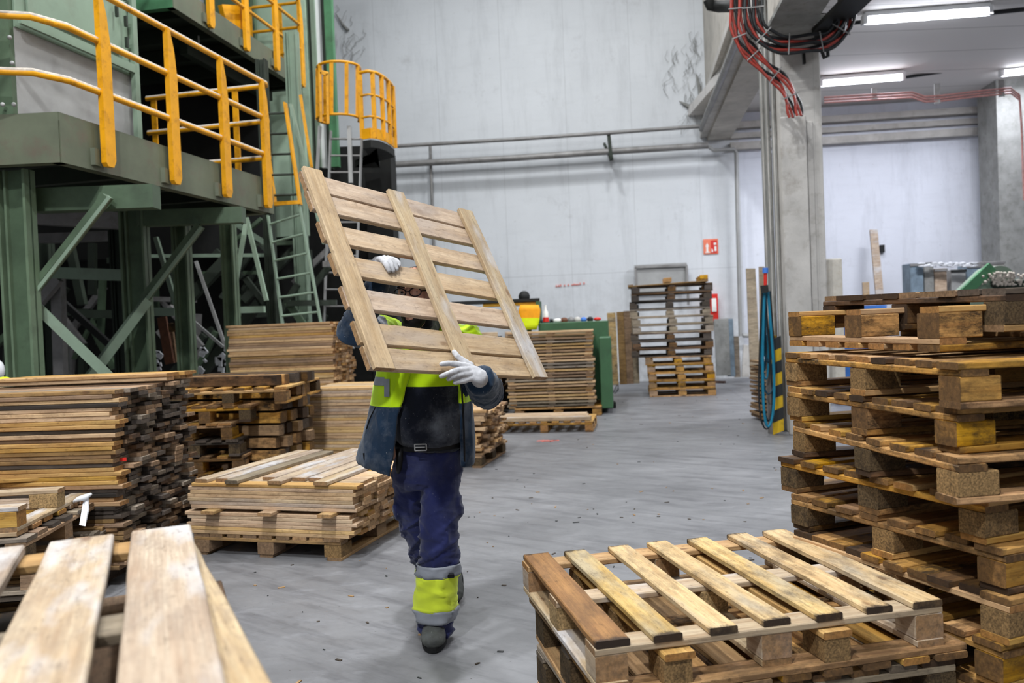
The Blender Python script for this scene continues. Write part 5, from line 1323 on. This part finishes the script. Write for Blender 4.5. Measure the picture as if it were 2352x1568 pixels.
# ============================================================ THE WORKER
def remesh(mb, name, mats, vox, smooth=4, disp=None, parent=None, fac=.5):
    me = mb.mesh(name+'_src'); ob = bpy.data.objects.new(name, me); COL.objects.link(ob)
    md = ob.modifiers.new('r', 'REMESH'); md.mode = 'VOXEL'; md.voxel_size = vox
    if smooth: ms = ob.modifiers.new('s', 'SMOOTH'); ms.factor = fac; ms.iterations = smooth
    dg = bpy.context.evaluated_depsgraph_get(); dg.update()
    m2 = bpy.data.meshes.new_from_object(ob.evaluated_get(dg)); bpy.data.objects.remove(ob); bpy.data.meshes.remove(me)
    m2.name = name
    n = len(m2.vertices)
    if disp:
        m2.update(); nor = [v.normal.copy() for v in m2.vertices]
        for v, q in zip(m2.vertices, nor): v.co = v.co + q*disp(v.co)
    m2.materials.clear()
    for k in ([mats] if isinstance(mats, str) else mats): m2.materials.append(MATS[k])
    for p in m2.polygons: p.use_smooth = True; p.material_index = 0
    o = bpy.data.objects.new(name, m2); COL.objects.link(o)
    if parent is not None: rel(o, parent)
    return o
def bisect(o, co, no, clear_outer=False, clear_inner=False):
    bm = bmesh.new(); bm.from_mesh(o.data)
    bmesh.ops.bisect_plane(bm, geom=bm.verts[:]+bm.edges[:]+bm.faces[:], plane_co=co, plane_no=no, clear_outer=clear_outer, clear_inner=clear_inner)
    bm.to_mesh(o.data); bm.free()
def slice_part(src, name, mat, planes, off, parent, keep=None):
    """patch cut from a garment and lifted off it; planes keep the side against the normal"""
    me = src.data.copy(); o = bpy.data.objects.new(name, me); COL.objects.link(o)
    for co_, no_ in planes: bisect(o, co_, no_, clear_outer=True)
    bm = bmesh.new(); bm.from_mesh(me)
    if keep: bmesh.ops.delete(bm, geom=[f for f in bm.faces if not keep(f)], context='FACES')
    bm.normal_update()
    for v in bm.verts: v.co += v.normal*off
    bm.to_mesh(me); bm.free(); me.materials.clear(); me.materials.append(MATS[mat])
    for p in me.polygons: p.material_index = 0; p.use_smooth = True
    rel(o, parent); return o
def X_(px, py, Y): return W(px, py, Y).x
def Z_(py, px=970, Y=3.8): return W(px, py, Y).z
def ringpx(py, xl, xr, Y, ry):
    A = W(xl, py, Y); B = W(xr, py, Y); c = (A+B)/2; return (c, (B.x-A.x)/2, ry)

wk = empty('person', (-.40, 3.85, 0), 0, 'worker in hi-vis jacket and navy trousers walking with a pallet deck held up in front', 'person')
# joints
hc_ = W(955, 674, 3.62); neck = W(972, 742, 3.80); 
SL = W(898, 772, 3.86); EL_ = W(818, 752, 3.50); WL = W(868, 652, 3.47)       # arm on the left of the photo
SR = W(1072, 782, 3.88); ER = W(1117, 900, 3.74); WRr = PP(1098, 862, .05)    # arm on the right
hip1 = W(1014, 1085, 3.86); kn1 = W(1010, 1235, 3.76); an1 = W(1000, 1435, 3.86)
hip2 = W(944, 1085, 3.90); kn2 = W(962, 1235, 4.02); an2 = W(1030, 1335, 4.36)
# ---- body: one continuous surface
mb = MB()
Rh = Matrix.Rotation(radians(-12), 3, 'Z')
def hp(x, y, z): return hc_ + Rh @ V((x, y, z))
mb.loft([(hp(0, .015, -.125), .03, .04), (hp(0, -.005, -.118), .045, .06), (hp(0, -.012, -.09), .058, .082), (hp(0, -.008, -.05), .068, .092), (hp(0, .0, 0), .075, .098), (hp(0, .008, .05), .077, .102), (hp(0, .012, .085), .066, .088), (hp(0, .014, .108), .042, .058), (hp(0, .014, .118), .012, .02)], 28)
mb.loft([(hp(0, -.096, .012), .008, .006), (hp(0, -.106, -.012), .011, .012), (hp(0, -.112, -.034), .017, .016), (hp(0, -.1, -.045), .014, .01)], 12)
for s in (-1, 1):
    mb.ball(hp(s*.077, .012, -.015), (.012, .022, .034), 10, 8, R=Rh)                        # ears
    mb.ball(hp(s*.033, -.083, .022), (.026, .014, .01), 10, 8, R=Rh)                          # brow ridge
    mb.ball(hp(s*.045, -.066, -.03), (.022, .024, .026), 10, 8, R=Rh)                         # cheek
mb.ball(hp(0, -.092, -.064), (.026, .012, .007), 10, 8, R=Rh); mb.ball(hp(0, -.091, -.075), (.022, .012, .008), 10, 8, R=Rh)
mb.ball(hp(0, -.078, -.104), (.028, .022, .02), 10, 8, R=Rh)
mb.loft([(neck-Z*.06, .07, .065), (neck, .058, .06), (hp(0, .02, -.1), .054, .058), (hp(0, .02, -.05), .05, .05)], 20)
cx_ = W(978, 900, 3.88)
mb.loft([(W(978, 1095, 3.9), .13, .09), (W(978, 1050, 3.89), .155, .105), (W(978, 1000, 3.88), .15, .105), (W(978, 940, 3.88), .15, .105), (W(979, 870, 3.88), .165, .11), (W(980, 800, 3.88), .17, .1), (W(981, 770, 3.87), .13, .08), (W(978, 752, 3.85), .07, .06)], 24)
mb.tube([SL, SL.lerp(EL_, .5), EL_, EL_.lerp(WL, .35), EL_.lerp(WL, .85)], [.055, .048, .042, .036, .024], 14)
mb.tube([SR, SR.lerp(ER, .5), ER, ER.lerp(WRr, .35), ER.lerp(WRr, .8)], [.055, .048, .042, .036, .024], 14)
mb.tube([SL, W(978, 800, 3.87), SR], [.055, .07, .055], 14)
mb.tube([hip1+Z*.06, hip1, hip1.lerp(kn1, .5), kn1, kn1.lerp(an1, .3), an1, an1-Z*.06], [.06, .066, .056, .045, .045, .034, .034], 16)
mb.tube([hip2+Z*.06, hip2, hip2.lerp(kn2, .5), kn2, kn2.lerp(an2, .3), an2], [.06, .066, .056, .045, .042, .03], 16)
body = remesh(mb, 'body', 'skin', .0065, 3, None, wk)
for s in (-1, 1):
    rel(MB().ball(hp(s*.032, -.0765, .004), .0125, 16, 12).build('eye', 'eye_white', None), wk)
    rel(MB().ball(hp(s*.032, -.0875, .004), (.006, .003, .006), 12, 8, R=Rh).build('iris', 'iris', None), wk)
    rel(MB().tube([hp(s*.015, -.098, .026), hp(s*.034, -.099, .032), hp(s*.052, -.086, .026)], [.004, .006, .003], 6).build('eyebrow', 'hair_dark', None), wk)
# hair, beard, glasses, neck warmer
mb = MB().loft([(hp(0, .03, -.06), .07, .07), (hp(0, .03, 0), .08, .082), (hp(0, .022, .055), .083, .098), (hp(0, .018, .092), .072, .094), (hp(0, .018, .110), .046, .064), (hp(0, .018, .119), .012, .02)], 24)
remesh(mb, 'hair', 'hair_dark', .006, 2, lambda p: noise.noise(p*60)*.004, wk)
mb = MB().loft([(hp(0, -.02, -.135), .035, .045), (hp(0, -.03, -.12), .052, .064), (hp(0, -.028, -.095), .062, .077), (hp(0, -.006, -.06), .074, .082), (hp(0, .01, -.03), .078, .07)], 24)
remesh(mb, 'beard', 'hair_dark', .006, 2, lambda p: noise.noise(p*80)*.003, wk)
mb = MB()
for s in (-1, 1):
    c = hp(s*.034, -.108, .002); mb.tube([c+Rh@V((.026*cos(a), 0, .018*sin(a))) for a in [2*pi*k/16 for k in range(17)]], .0025, 6, caps=False)
    mb.tube([hp(s*.06, -.104, .006), hp(s*.08, -.06, .008), hp(s*.085, .01, .0)], .0022, 6)
mb.tube([hp(-.008, -.11, .006), hp(.008, -.11, .006)], .0025, 6)
rel(mb.build('glasses', 'belt_leather', None), wk)
mb = MB().loft([(W(978, 772, 3.85), .105, .085), (W(977, 760, 3.83), .09, .08), (W(974, 745, 3.79), .078, .078), (hp(0, .005, -.115), .07, .08), (hp(0, .008, -.1), .066, .074)], 24)
remesh(mb, 'neck_warmer', 'balaclava', .006, 2, lambda p: noise.noise(V((p.x*12, p.y*12, p.z*50)))*.006, wk)
# ---- shirt
mb = MB().loft([ringpx(1034, 918, 1056, 3.86, .108), ringpx(1016, 912, 1062, 3.86, .126), ringpx(1000, 905, 1068, 3.85, .15), ringpx(950, 900, 1072, 3.84, .16), ringpx(900, 897, 1070, 3.85, .15), ringpx(840, 892, 1072, 3.86, .14), ringpx(790, 892, 1078, 3.86, .12), ringpx(768, 920, 1040, 3.86, .09), ringpx(758, 940, 1015, 3.85, .07)], 30)
def shirtd(p): return noise.noise(V((p.x*9, p.y*9, p.z*7)))*.009 + noise.noise(p*28)*.002
shirt = remesh(mb, 'shirt', ['navy_shirt', 'hivis'], .009, 3, shirtd, wk)
zs1 = Z_(894, 970, 3.72); bisect(shirt, V((0, 0, zs1)), V((.03, 0, 1)))
for p in shirt.data.polygons: p.material_index = 1 if p.center.z > zs1 - .03*p.center.x else 0
# ---- belt
zb_ = Z_(1026, 970, 3.75); c = ringpx(1026, 910, 1064, 3.86, .132)
mb = MB(); n = 40
ring = [V((c[0].x + c[1]*cos(2*pi*k/n)*1.03, c[0].y + c[2]*sin(2*pi*k/n)*1.06, zb_)) for k in range(n)]
mb.v = [tuple(q-Z*.018) for q in ring] + [tuple(q+Z*.018) for q in ring] + [tuple(q*1-Z*.018+(V((c[0].x, c[0].y, q.z))-q)*.04) for q in ring] + [tuple(q+Z*.018+(V((c[0].x, c[0].y, q.z))-q)*.04) for q in ring]
for k in range(n):
    j = (k+1) % n; mb.f += [(k, j, n+j, n+k), (2*n+k, 3*n+k, 3*n+j, 2*n+j), (n+k, n+j, 3*n+j, 3*n+k), (k, 2*n+k, 2*n+j, j)]; mb.sm += [True]*4; mb.mi += [0]*4
belt = rel(mb.build('belt', 'belt_leather', None), wk) or bpy.data.objects['belt']
belt = bpy.data.objects['belt']
bk = W(966, 1027, 3.702); mb = MB()
for a, b2 in (((-.026, -.014), (.026, -.014)), ((-.026, .014), (.026, .014)), ((-.026, -.014), (-.026, .014)), ((.026, -.014), (.026, .014)), ((-.026, 0), (.02, 0))):
    mb.tube([bk+V((a[0], 0, a[1])), bk+V((b2[0], -.002, b2[1]))], .0032, 8)
rel(mb.build('buckle', 'galv', None), belt)
# ---- trousers
def tr_noise(p):
    k = max(0., min(1., (Z_(1160)-p.z)/.25))
    r = max(0., 1-abs(noise.noise(V((p.x*6+p.z*3+1.7, p.y*5, p.z*15-p.x*9))))*3.2)**2
    r2 = max(0., 1-abs(noise.noise(V((p.x*8-p.z*5, p.y*7+4, p.z*24+p.x*12))))*3.)**2
    return noise.noise(V((p.x*7+3, p.y*5, p.z*9)))*.006 + r*(.006+.010*k) + r2*(.003+.004*k) - .006 + noise.noise(p*40)*.0008
fl_ = [(1080, 972, 1062, 3.87, .10), (1130, 966, 1058, 3.85, .095), (1180, 962, 1056, 3.81, .09), (1230, 963, 1055, 3.79, .083), (1275, 964, 1052, 3.79, .078), (1300, 961, 1048, 3.80, .076), (1350, 958, 1047, 3.82, .075), (1400, 958, 1045, 3.84, .075), (1435, 960, 1043, 3.85, .074), (1456, 962, 1040, 3.855, .07)]
bl_ = [(1080, 897, 985, 3.91, .10), (1130, 903, 985, 3.94, .095), (1180, 914, 988, 3.99, .09), (1230, 928, 1000, 4.04, .082), (1275, 946, 1012, 4.12, .075), (1310, 962, 1028, 4.24, .07), (1335, 985, 1046, 4.36, .066)]
mb = MB().loft([ringpx(1018, 913, 1062, 3.86, .118), ringpx(1040, 908, 1064, 3.87, .125), ringpx(1075, 900, 1065, 3.88, .13), ringpx(1100, 903, 1062, 3.88, .125), ringpx(1118, 915, 1055, 3.88, .10)], 30)
mb.loft([ringpx(*r) for r in fl_], 26); mb.loft([ringpx(*r) for r in bl_], 26)
mb.ball(W(1052, 1160, 3.84), (.03, .06, .075), 12, 10)
mb.ball(W(912, 1165, 3.93), (.025, .055, .07), 12, 10)
tr = remesh(mb, 'trousers', ['navy_trousers'], .008, 3, tr_noise, wk)
def legband(nm, levels, y0, y1, mat, off, N=30, noisy=True):
    """band that wraps a leg between picture rows y0 and y1, as a shell"""
    def interp(y):
        for a_, b3 in zip(levels, levels[1:]):
            if a_[0] <= y <= b3[0]:
                t_ = (y-a_[0])/(b3[0]-a_[0]); return tuple(a_[k]*(1-t_)+b3[k]*t_ for k in range(5))
        return levels[-1]
    m_ = max(2, int((y1-y0)/5)); mb = MB(); rings = []
    for i in range(m_+1):
        y = y0+(y1-y0)*i/m_; q = interp(y); c, rx, ry = ringpx(*q); row = []
        for k in range(N):
            a_ = 2*pi*k/N; d = V((cos(a_), sin(a_), 0)); p = c+V((rx*cos(a_), ry*sin(a_), 0)); row.append(p + d*(off+tr_noise(p)))
        rings.append(row)
    vs = [p for r in rings for p in r]; fs = []
    for i in range(m_):
        for k in range(N): fs.append((i*N+k, i*N+(k+1) % N, (i+1)*N+(k+1) % N, (i+1)*N+k))
    mb.add(vs, fs, True); o = mb.build(nm, mat, None)
    sm = o.modifiers.new('solid', 'SOLIDIFY'); sm.thickness = .004; sm.offset = -1
    rel(o, wk); return o
legband('reflective_band', fl_, 1292, 1318, 'reflective', .009)
legband('hivis_panel', fl_, 1316, 1394, 'hivis_trousers', .0085)
legband('reflective_band', fl_, 1392, 1420, 'reflective', .009)
legband('reflective_band', bl_, 1280, 1298, 'reflective', .007)
legband('hivis_panel', bl_, 1297, 1334, 'hivis_trousers', .006)
p = W(1036, 1322, 3.735); rel(MB().box(p, (.03, .012, .02)).build('label_tab', 'belt_leather', None, bevel=.003), wk)
rel(MB().loft([(W(917, 1030, 3.74), .018, .012), (W(918, 1050, 3.73), .016, .014), (W(916, 1075, 3.74), .015, .012), (W(914, 1086, 3.75), .008, .006)], 12).build('knife_sheath', 'belt_leather', None), wk)
# ---- boots
def boot(c, ang, tilt, nm='boot'):
    """c = ground point under the ankle; toe points towards -Y rotated by ang; tilt lifts the heel"""
    R = Matrix.Rotation(ang, 3, 'Z') @ Matrix.Rotation(tilt, 3, 'X')
    q = lambda x, y, z: c + R @ V((x, y, z))
    sx = R @ V((1, 0, 0))
    mb = MB().loft([(q(0, .085, .055), .03, .035, sx), (q(0, .07, .06), .042, .05, sx), (q(0, .02, .068), .044, .056, sx), (q(0, -.05, .062), .05, .05, sx), (q(0, -.11, .054), .057, .043, sx), (q(0, -.155, .048), .056, .038, sx), (q(0, -.182, .042), .042, .028, sx), (q(0, -.192, .038), .018, .014, sx)], 20)
    mb.loft([(q(0, .045, .06), .045, .05, sx), (q(0, .048, .11), .044, .048, sx), (q(0, .055, .17), .046, .05, sx)], 20)
    b = remesh(mb, nm, 'boot_leather', .006, 3, lambda p: noise.noise(p*35)*.003, wk)
    out = []
    for k in range(28):
        a_ = 2*pi*k/28; yy = -.048 - .142*cos(a_); wx_ = .058 - .012*max(0, min(1, (yy+.02)/.1)); out.append((wx_*sin(a_)*(1.0 if abs(sin(a_)) < .999 else 1), yy))
    lo = [q(x, y, 0) for x, y in out]; hi = [q(x*1.02, y, .024) for x, y in out]; mb = MB(); n = 28
    mb.add(lo+hi, [tuple(range(n)), tuple(range(n, 2*n))[::-1]]+[(i, n+i, n+(i+1) % n, (i+1) % n) for i in range(n)])
    s = mb.build('boot_sole', 'boot_sole', None)
    rel(s, b)
    return b
g1 = W(999, 1462, 3.87); boot(V((g1.x, 3.87, .004)), radians(3), 0)
g2 = G(1030, 1352, .0); boot(V((W(1036, 1330, 4.42).x, 4.50, .105)), radians(6), radians(38))
# ---- jacket
jl = [  # row, outer left, outer right, inner left, inner right, depth
    (1072, 824, 1086, 893, 1064, .20), (1045, 818, 1087, 900, 1064, .20), (1000, 829, 1086, 907, 1063, .19), (950, 841, 1085, 913, 1061, .178), (900, 854, 1086, 928, 1058, .168),
    (850, 866, 1090, 942, 1050, .16), (805, 872, 1098, 952, 1035, .15), (775, 880, 1098, 955, 1015, .13), (757, 905, 1070, 955, 1005, .10), (742, 925, 1036, 952, 1000, .092)]
mb = MB(); N = 46; th_ = .02; rows = []
for (y, xl, xr, il, ir, ry) in jl:
    A = W(xl, y, 3.84); B = W(xr, y, 3.84); c = (A+B)/2; rx = (B.x-A.x)/2; cy = 3.875
    fi = lambda px: max(-.98, min(.98, (W(px, y, 3.84-ry*.7).x-c.x)/rx))
    f1 = -acos(fi(ir)); f0 = -acos(fi(il)) + 2*pi
    row_o = []; row_i = []
    for k in range(N+1):
        a_ = f1 + (f0-f1)*k/N
        fold = .010*sin(a_*5+y*.02)*min(1, max(0, (y-850)/150))
        # the open front edges hang a little outwards
        edge = max(0, 1-k/5.)*.012 + max(0, 1-(N-k)/6.)*.03*min(1, max(0, (y-780)/200))
        o = V((cos(a_), sin(a_), 0)); z = c.z + (A.z-c.z)*0
        if y > 1030: z += (-.5*(1-abs(sin(a_)))*0) 
        zz = z + (cos(a_)*.0)
        row_o.append(V((c.x+(rx+fold)*cos(a_), cy+(ry+fold)*sin(a_)-edge, zz))); row_i.append(V((c.x+(rx+fold-th_)*cos(a_), cy+(ry+fold-th_)*sin(a_)-edge, zz)))
    rows.append(row_o + row_i[::-1])
# hem dips towards the front corner on the left panel
K = len(rows[0])
for k in range(K):
    p = rows[0][k]
    u = max(0, min(1, (W(900, 1060, 3.7).x+.05-p.x)/.2))
    if p.y < 3.9: rows[0][k] = p + V((0, 0, -.03*(1-u) + .03*u)) if p.x < -.4 else p + V((0, 0, 0))
vs = [p for r in rows for p in r]; fs = []
for i in range(len(rows)-1):
    for k in range(K): fs.append((i*K+k, i*K+(k+1) % K, (i+1)*K+(k+1) % K, (i+1)*K+k))
half = N+1
for i in (0, len(rows)-1):
    for k in range(N): fs.append((i*K+k, i*K+k+1, i*K+K-2-k, i*K+K-1-k) if i else (i*K+k+1, i*K+k, i*K+K-1-k, i*K+K-2-k))
mb.add(vs, fs, True)
# sleeves
def seg(a_, b3, ts): return [a_.lerp(b3, t_) for t_ in ts]
mb.tube([SL.lerp(W(950, 790, 3.87), .45)] + seg(SL, EL_, (0, .35, .7)) + [EL_+V((-.012, .0, -.012))] + seg(EL_, WL, (.3, .62, .92, 1.08)), [.07, .082, .078, .072, .073, .066, .058, .05, .042], 20)
mb.tube([SR.lerp(W(1000, 795, 3.87), .4)] + seg(SR, ER, (0, .35, .7)) + [ER+V((.008, .01, -.012))] + seg(ER, WRr, (.3, .6, .80)), [.07, .083, .076, .072, .072, .07, .064, .056], 20)
def near_seg(p, a_, b3):
    d = b3-a_; t_ = max(0, min(1, (p-a_).dot(d)/d.length_squared)); return (p-(a_+d*t_)).length, t_
def jn(p):
    b_ = noise.noise(V((p.x*8, p.y*8, p.z*5)))*.008 + max(0., 1-abs(noise.noise(V((p.x*12, p.y*10, p.z*4+p.x*3))))*3)**2*.006 + noise.noise(p*26)*.002
    for S_, E_, W_ in ((SL, EL_, WL), (SR, ER, WRr)):
        d1, t1 = near_seg(p, S_, E_); d2, t2 = near_seg(p, E_, W_)
        if min(d1, d2) < .1:
            s = (t1 if d1 < d2 else 1+t2)
            b_ += .007*max(0., 1-abs(noise.noise(V((p.x*9, p.y*9, s*7))))*3)**2 + noise.noise(V((p.x*20, p.y*20, s*9)))*.004
    return b_
jk = remesh(mb, 'jacket', ['navy_fleece', 'hivis', 'reflective'], .0075, 2, jn, wk)
zj = Z_(934, 870, 3.75); jo = wk.location
bisect(jk, V((0, 0, zj)), V((0, 0, 1)))
for S_, E_ in ((SL, EL_), (SR, ER)):
    for t_ in (.55, .72): bisect(jk, S_.lerp(E_, t_), (E_-S_).normalized())
for p in jk.data.polygons:
    c = p.center; mi = 1 if c.z > zj else 0
    for S_, E_, W_ in ((SL, EL_, WL), (SR, ER, WRr)):
        d1, t1 = near_seg(c, S_, E_); d2, t2 = near_seg(c, E_, W_)
        inside = (c.x < S_.x+.01) if S_ is SL else (c.x > S_.x-.01)
        front = c.y < 3.86
        if d2 < .085 and d2 <= d1 + .004 and (c-E_).length > .0: mi = 0
        elif d1 < .10 and t1 > .04 and (inside or t1 > .3): mi = 1 if t1 < .55 else (2 if t1 < .72 else 0)
        elif (c-E_).length < .095: mi = 0
    p.material_index = mi
# reflective strips on the chest panel, zip and pull
keepf = lambda f: f.normal.y < -.15
def zpl(y, s, Y=3.72): return (V((0, 0, Z_(y, 880, Y))), V((0, 0, s)))
def xpl(x, s, y=890, Y=3.72): return (V((W(x, y, Y).x, 0, 0)), V((s, 0, 0)))
ym = 3.86
slice_part(jk, 'reflective_strip', 'reflective', [zpl(868, 1), zpl(887, -1), xpl(881, 1), (V((0, ym, 0)), V((0, 1, 0)))], .003, wk, keepf)
slice_part(jk, 'reflective_strip', 'reflective', [zpl(872, 1), zpl(912, -1), xpl(895, 1), xpl(881, -1), (V((0, ym, 0)), V((0, 1, 0)))], .004, wk, keepf)
def edge_pt(y, side):
    for r0, r1 in zip(jl, jl[1:]):
        if r1[0] <= y <= r0[0]:
            t_ = (r0[0]-y)/(r0[0]-r1[0]); v = r0[3 if side else 4]*(1-t_) + r1[3 if side else 4]*t_; return v, r0[5]*(1-t_)+r1[5]*t_
for side in (1, 0):
    pts = []
    for y in range(1060, 840, -20):
        px, ry = edge_pt(y, side); Yz = 3.875-ry*.86-.02
        pts.append(W(px+(-3 if side else 3), y, Yz))
    rel(MB().tube(pts, .0045, 6).build('zip', 'belt_leather', None), wk)
rel(MB().tube([W(842, 985, 3.76), W(850, 960, 3.74), W(862, 935, 3.73)], .003, 6).tube([W(836, 1040, 3.74), W(838, 1056, 3.735)], .006, 6).build('pocket_zip', 'belt_leather', None), wk)
# ---- gloves
def glove(nm, parts, lab):
    mb = MB()
    for pts, rs in parts: mb.tube(pts, rs, 14)
    for pts, rs in parts:
        mb.ball(pts[0], rs[0] if isinstance(rs, list) else rs, 12, 8); mb.ball(pts[-1], rs[-1] if isinstance(rs, list) else rs, 12, 8)
    o = remesh(mb, nm, 'glove_cloth', .0028, 4, lambda p: noise.noise(p*55)*.0016 + noise.noise(V((p.x*150, p.y*60, p.z*60)))*.0008, wk, .5)
    return o
P2 = lambda x, y, o_=.012: PP(x, y, o_)
# right of the photo: thumb up, four fingers pointing left across the lowest board
glove('glove', [
    ([P2(1043, 808, .0), P2(1050, 818, .006), P2(1064, 829, .012), P2(1080, 840, .018)], [.0105, .0125, .014, .017]),
    ([P2(1014, 836, -.004), P2(1030, 834, .006), P2(1050, 836, .016), P2(1074, 842, .024)], [.0095, .0115, .013, .015]),
    ([P2(1013, 864, -.004), P2(1030, 857, .006), P2(1050, 851, .018), P2(1076, 850, .027)], [.0095, .0115, .013, .015]),
    ([P2(1030, 870, -.01), P2(1044, 865, .004), P2(1060, 861, .016), P2(1080, 858, .026)], [.0095, .0115, .0125, .015]),
    ([P2(1045, 878, -.012), P2(1058, 876, .0), P2(1072, 872, .012), P2(1086, 867, .022)], [.009, .0105, .0115, .014]),
    ([P2(1076, 845, .02), P2(1088, 852, .03), P2(1100, 860, .04)], [.018, .024, .026]),
    ([P2(1076, 852, .02), P2(1090, 858, .03), P2(1104, 864, .045)], [.018, .024, .027]),
    ([P2(1080, 862, .015), P2(1092, 866, .028), P2(1106, 868, .045)], [.017, .022, .026]),
    ([P2(1090, 856, .03), P2(1104, 863, .045), WRr+(ER-WRr)*.12, WRr+(ER-WRr)*.22], [.025, .028, .034, .038])], '')
# left of the photo: fingers hooked over the top edge of the fourth board, palm behind it
B = lambda x, y, o_: PP(x, y, o_)
glove('glove', [
    ([B(894, 622, -.012), B(889, 612, -.010), B(883, 602, -.014), B(874, 594, -.035), B(864, 598, -.06)], [.0095, .011, .012, .013, .015]),
    ([B(903, 622, -.012), B(900, 610, -.009), B(893, 599, -.014), B(883, 592, -.035), B(870, 598, -.065)], [.0095, .011, .012, .013, .015]),
    ([B(911, 618, -.012), B(909, 607, -.009), B(902, 598, -.014), B(891, 592, -.035), B(876, 602, -.068)], [.0092, .0108, .012, .0125, .015]),
    ([B(917, 611, -.014), B(916, 604, -.012), B(910, 598, -.018), B(900, 594, -.038), B(884, 606, -.068)], [.0085, .0095, .0105, .0115, .014]),
    ([B(864, 598, -.06), B(866, 618, -.075), WL], [.018, .026, .028]), ([B(872, 600, -.065), B(874, 620, -.08), WL], [.018, .026, .03]), ([B(882, 604, -.068), B(880, 622, -.082), WL], [.017, .024, .03]),
    ([B(852, 606, -.052), B(852, 622, -.062), B(862, 636, -.085)], [.010, .013, .018]),
    ([WL+Z*.015, WL+(EL_-WL)*.1], [.03, .032])], '')

# ============================================================ LIGHT
def lamp(name, loc, size, e, col=(.95, .975, 1.), rot=(0, 0, 0), shape='DISK', sy=None):
    l = bpy.data.lights.new(name, 'AREA'); l.shape = shape; l.size = size
    if sy: l.size_y = sy
    l.energy = e; l.color = col
    o = bpy.data.objects.new(name, l); COL.objects.link(o); o.location = loc; o.rotation_euler = rot; return o
KE = 640
for i, (x, y, z, e) in enumerate(((-1.6, .6, 9.5, .95), (-1.2, 8.0, 10.5, .7), (-.2, 14.0, 11, .45), (-5.5, 4.0, 10, .2), (2.6, 5.5, 10.5, .3), (2.8, 13.0, 11, .3))):
    lamp('high_bay_lamp', (x, y, z), .38 if i == 0 else .7, KE*e)
lamp('high_bay_lamp', (-2.4, -3.2, 8.2), .5, KE*.75, rot=(radians(28), 0, radians(-25)))
lamp('annex_lamp', (7.5, 12.0, 5.9), 1.6, 330, (.93, .95, 1.), shape='RECTANGLE', sy=.3)
lamp('annex_lamp', (6.5, 7.0, 5.9), 1.6, 120, (.9, .94, 1.), shape='RECTANGLE', sy=.3)
wd = bpy.data.worlds.new('world'); SC.world = wd; wd.use_nodes = True
bg = wd.node_tree.nodes['Background']; bg.inputs[0].default_value = (.86, .93, 1., 1); bg.inputs[1].default_value = .36
SC.cycles.max_bounces = 5; SC.cycles.diffuse_bounces = 3; SC.cycles.glossy_bounces = 2
SC.cycles.use_denoising = True; SC.cycles.use_adaptive_sampling = True; SC.cycles.adaptive_threshold = .03
bpy.context.view_layer.update()
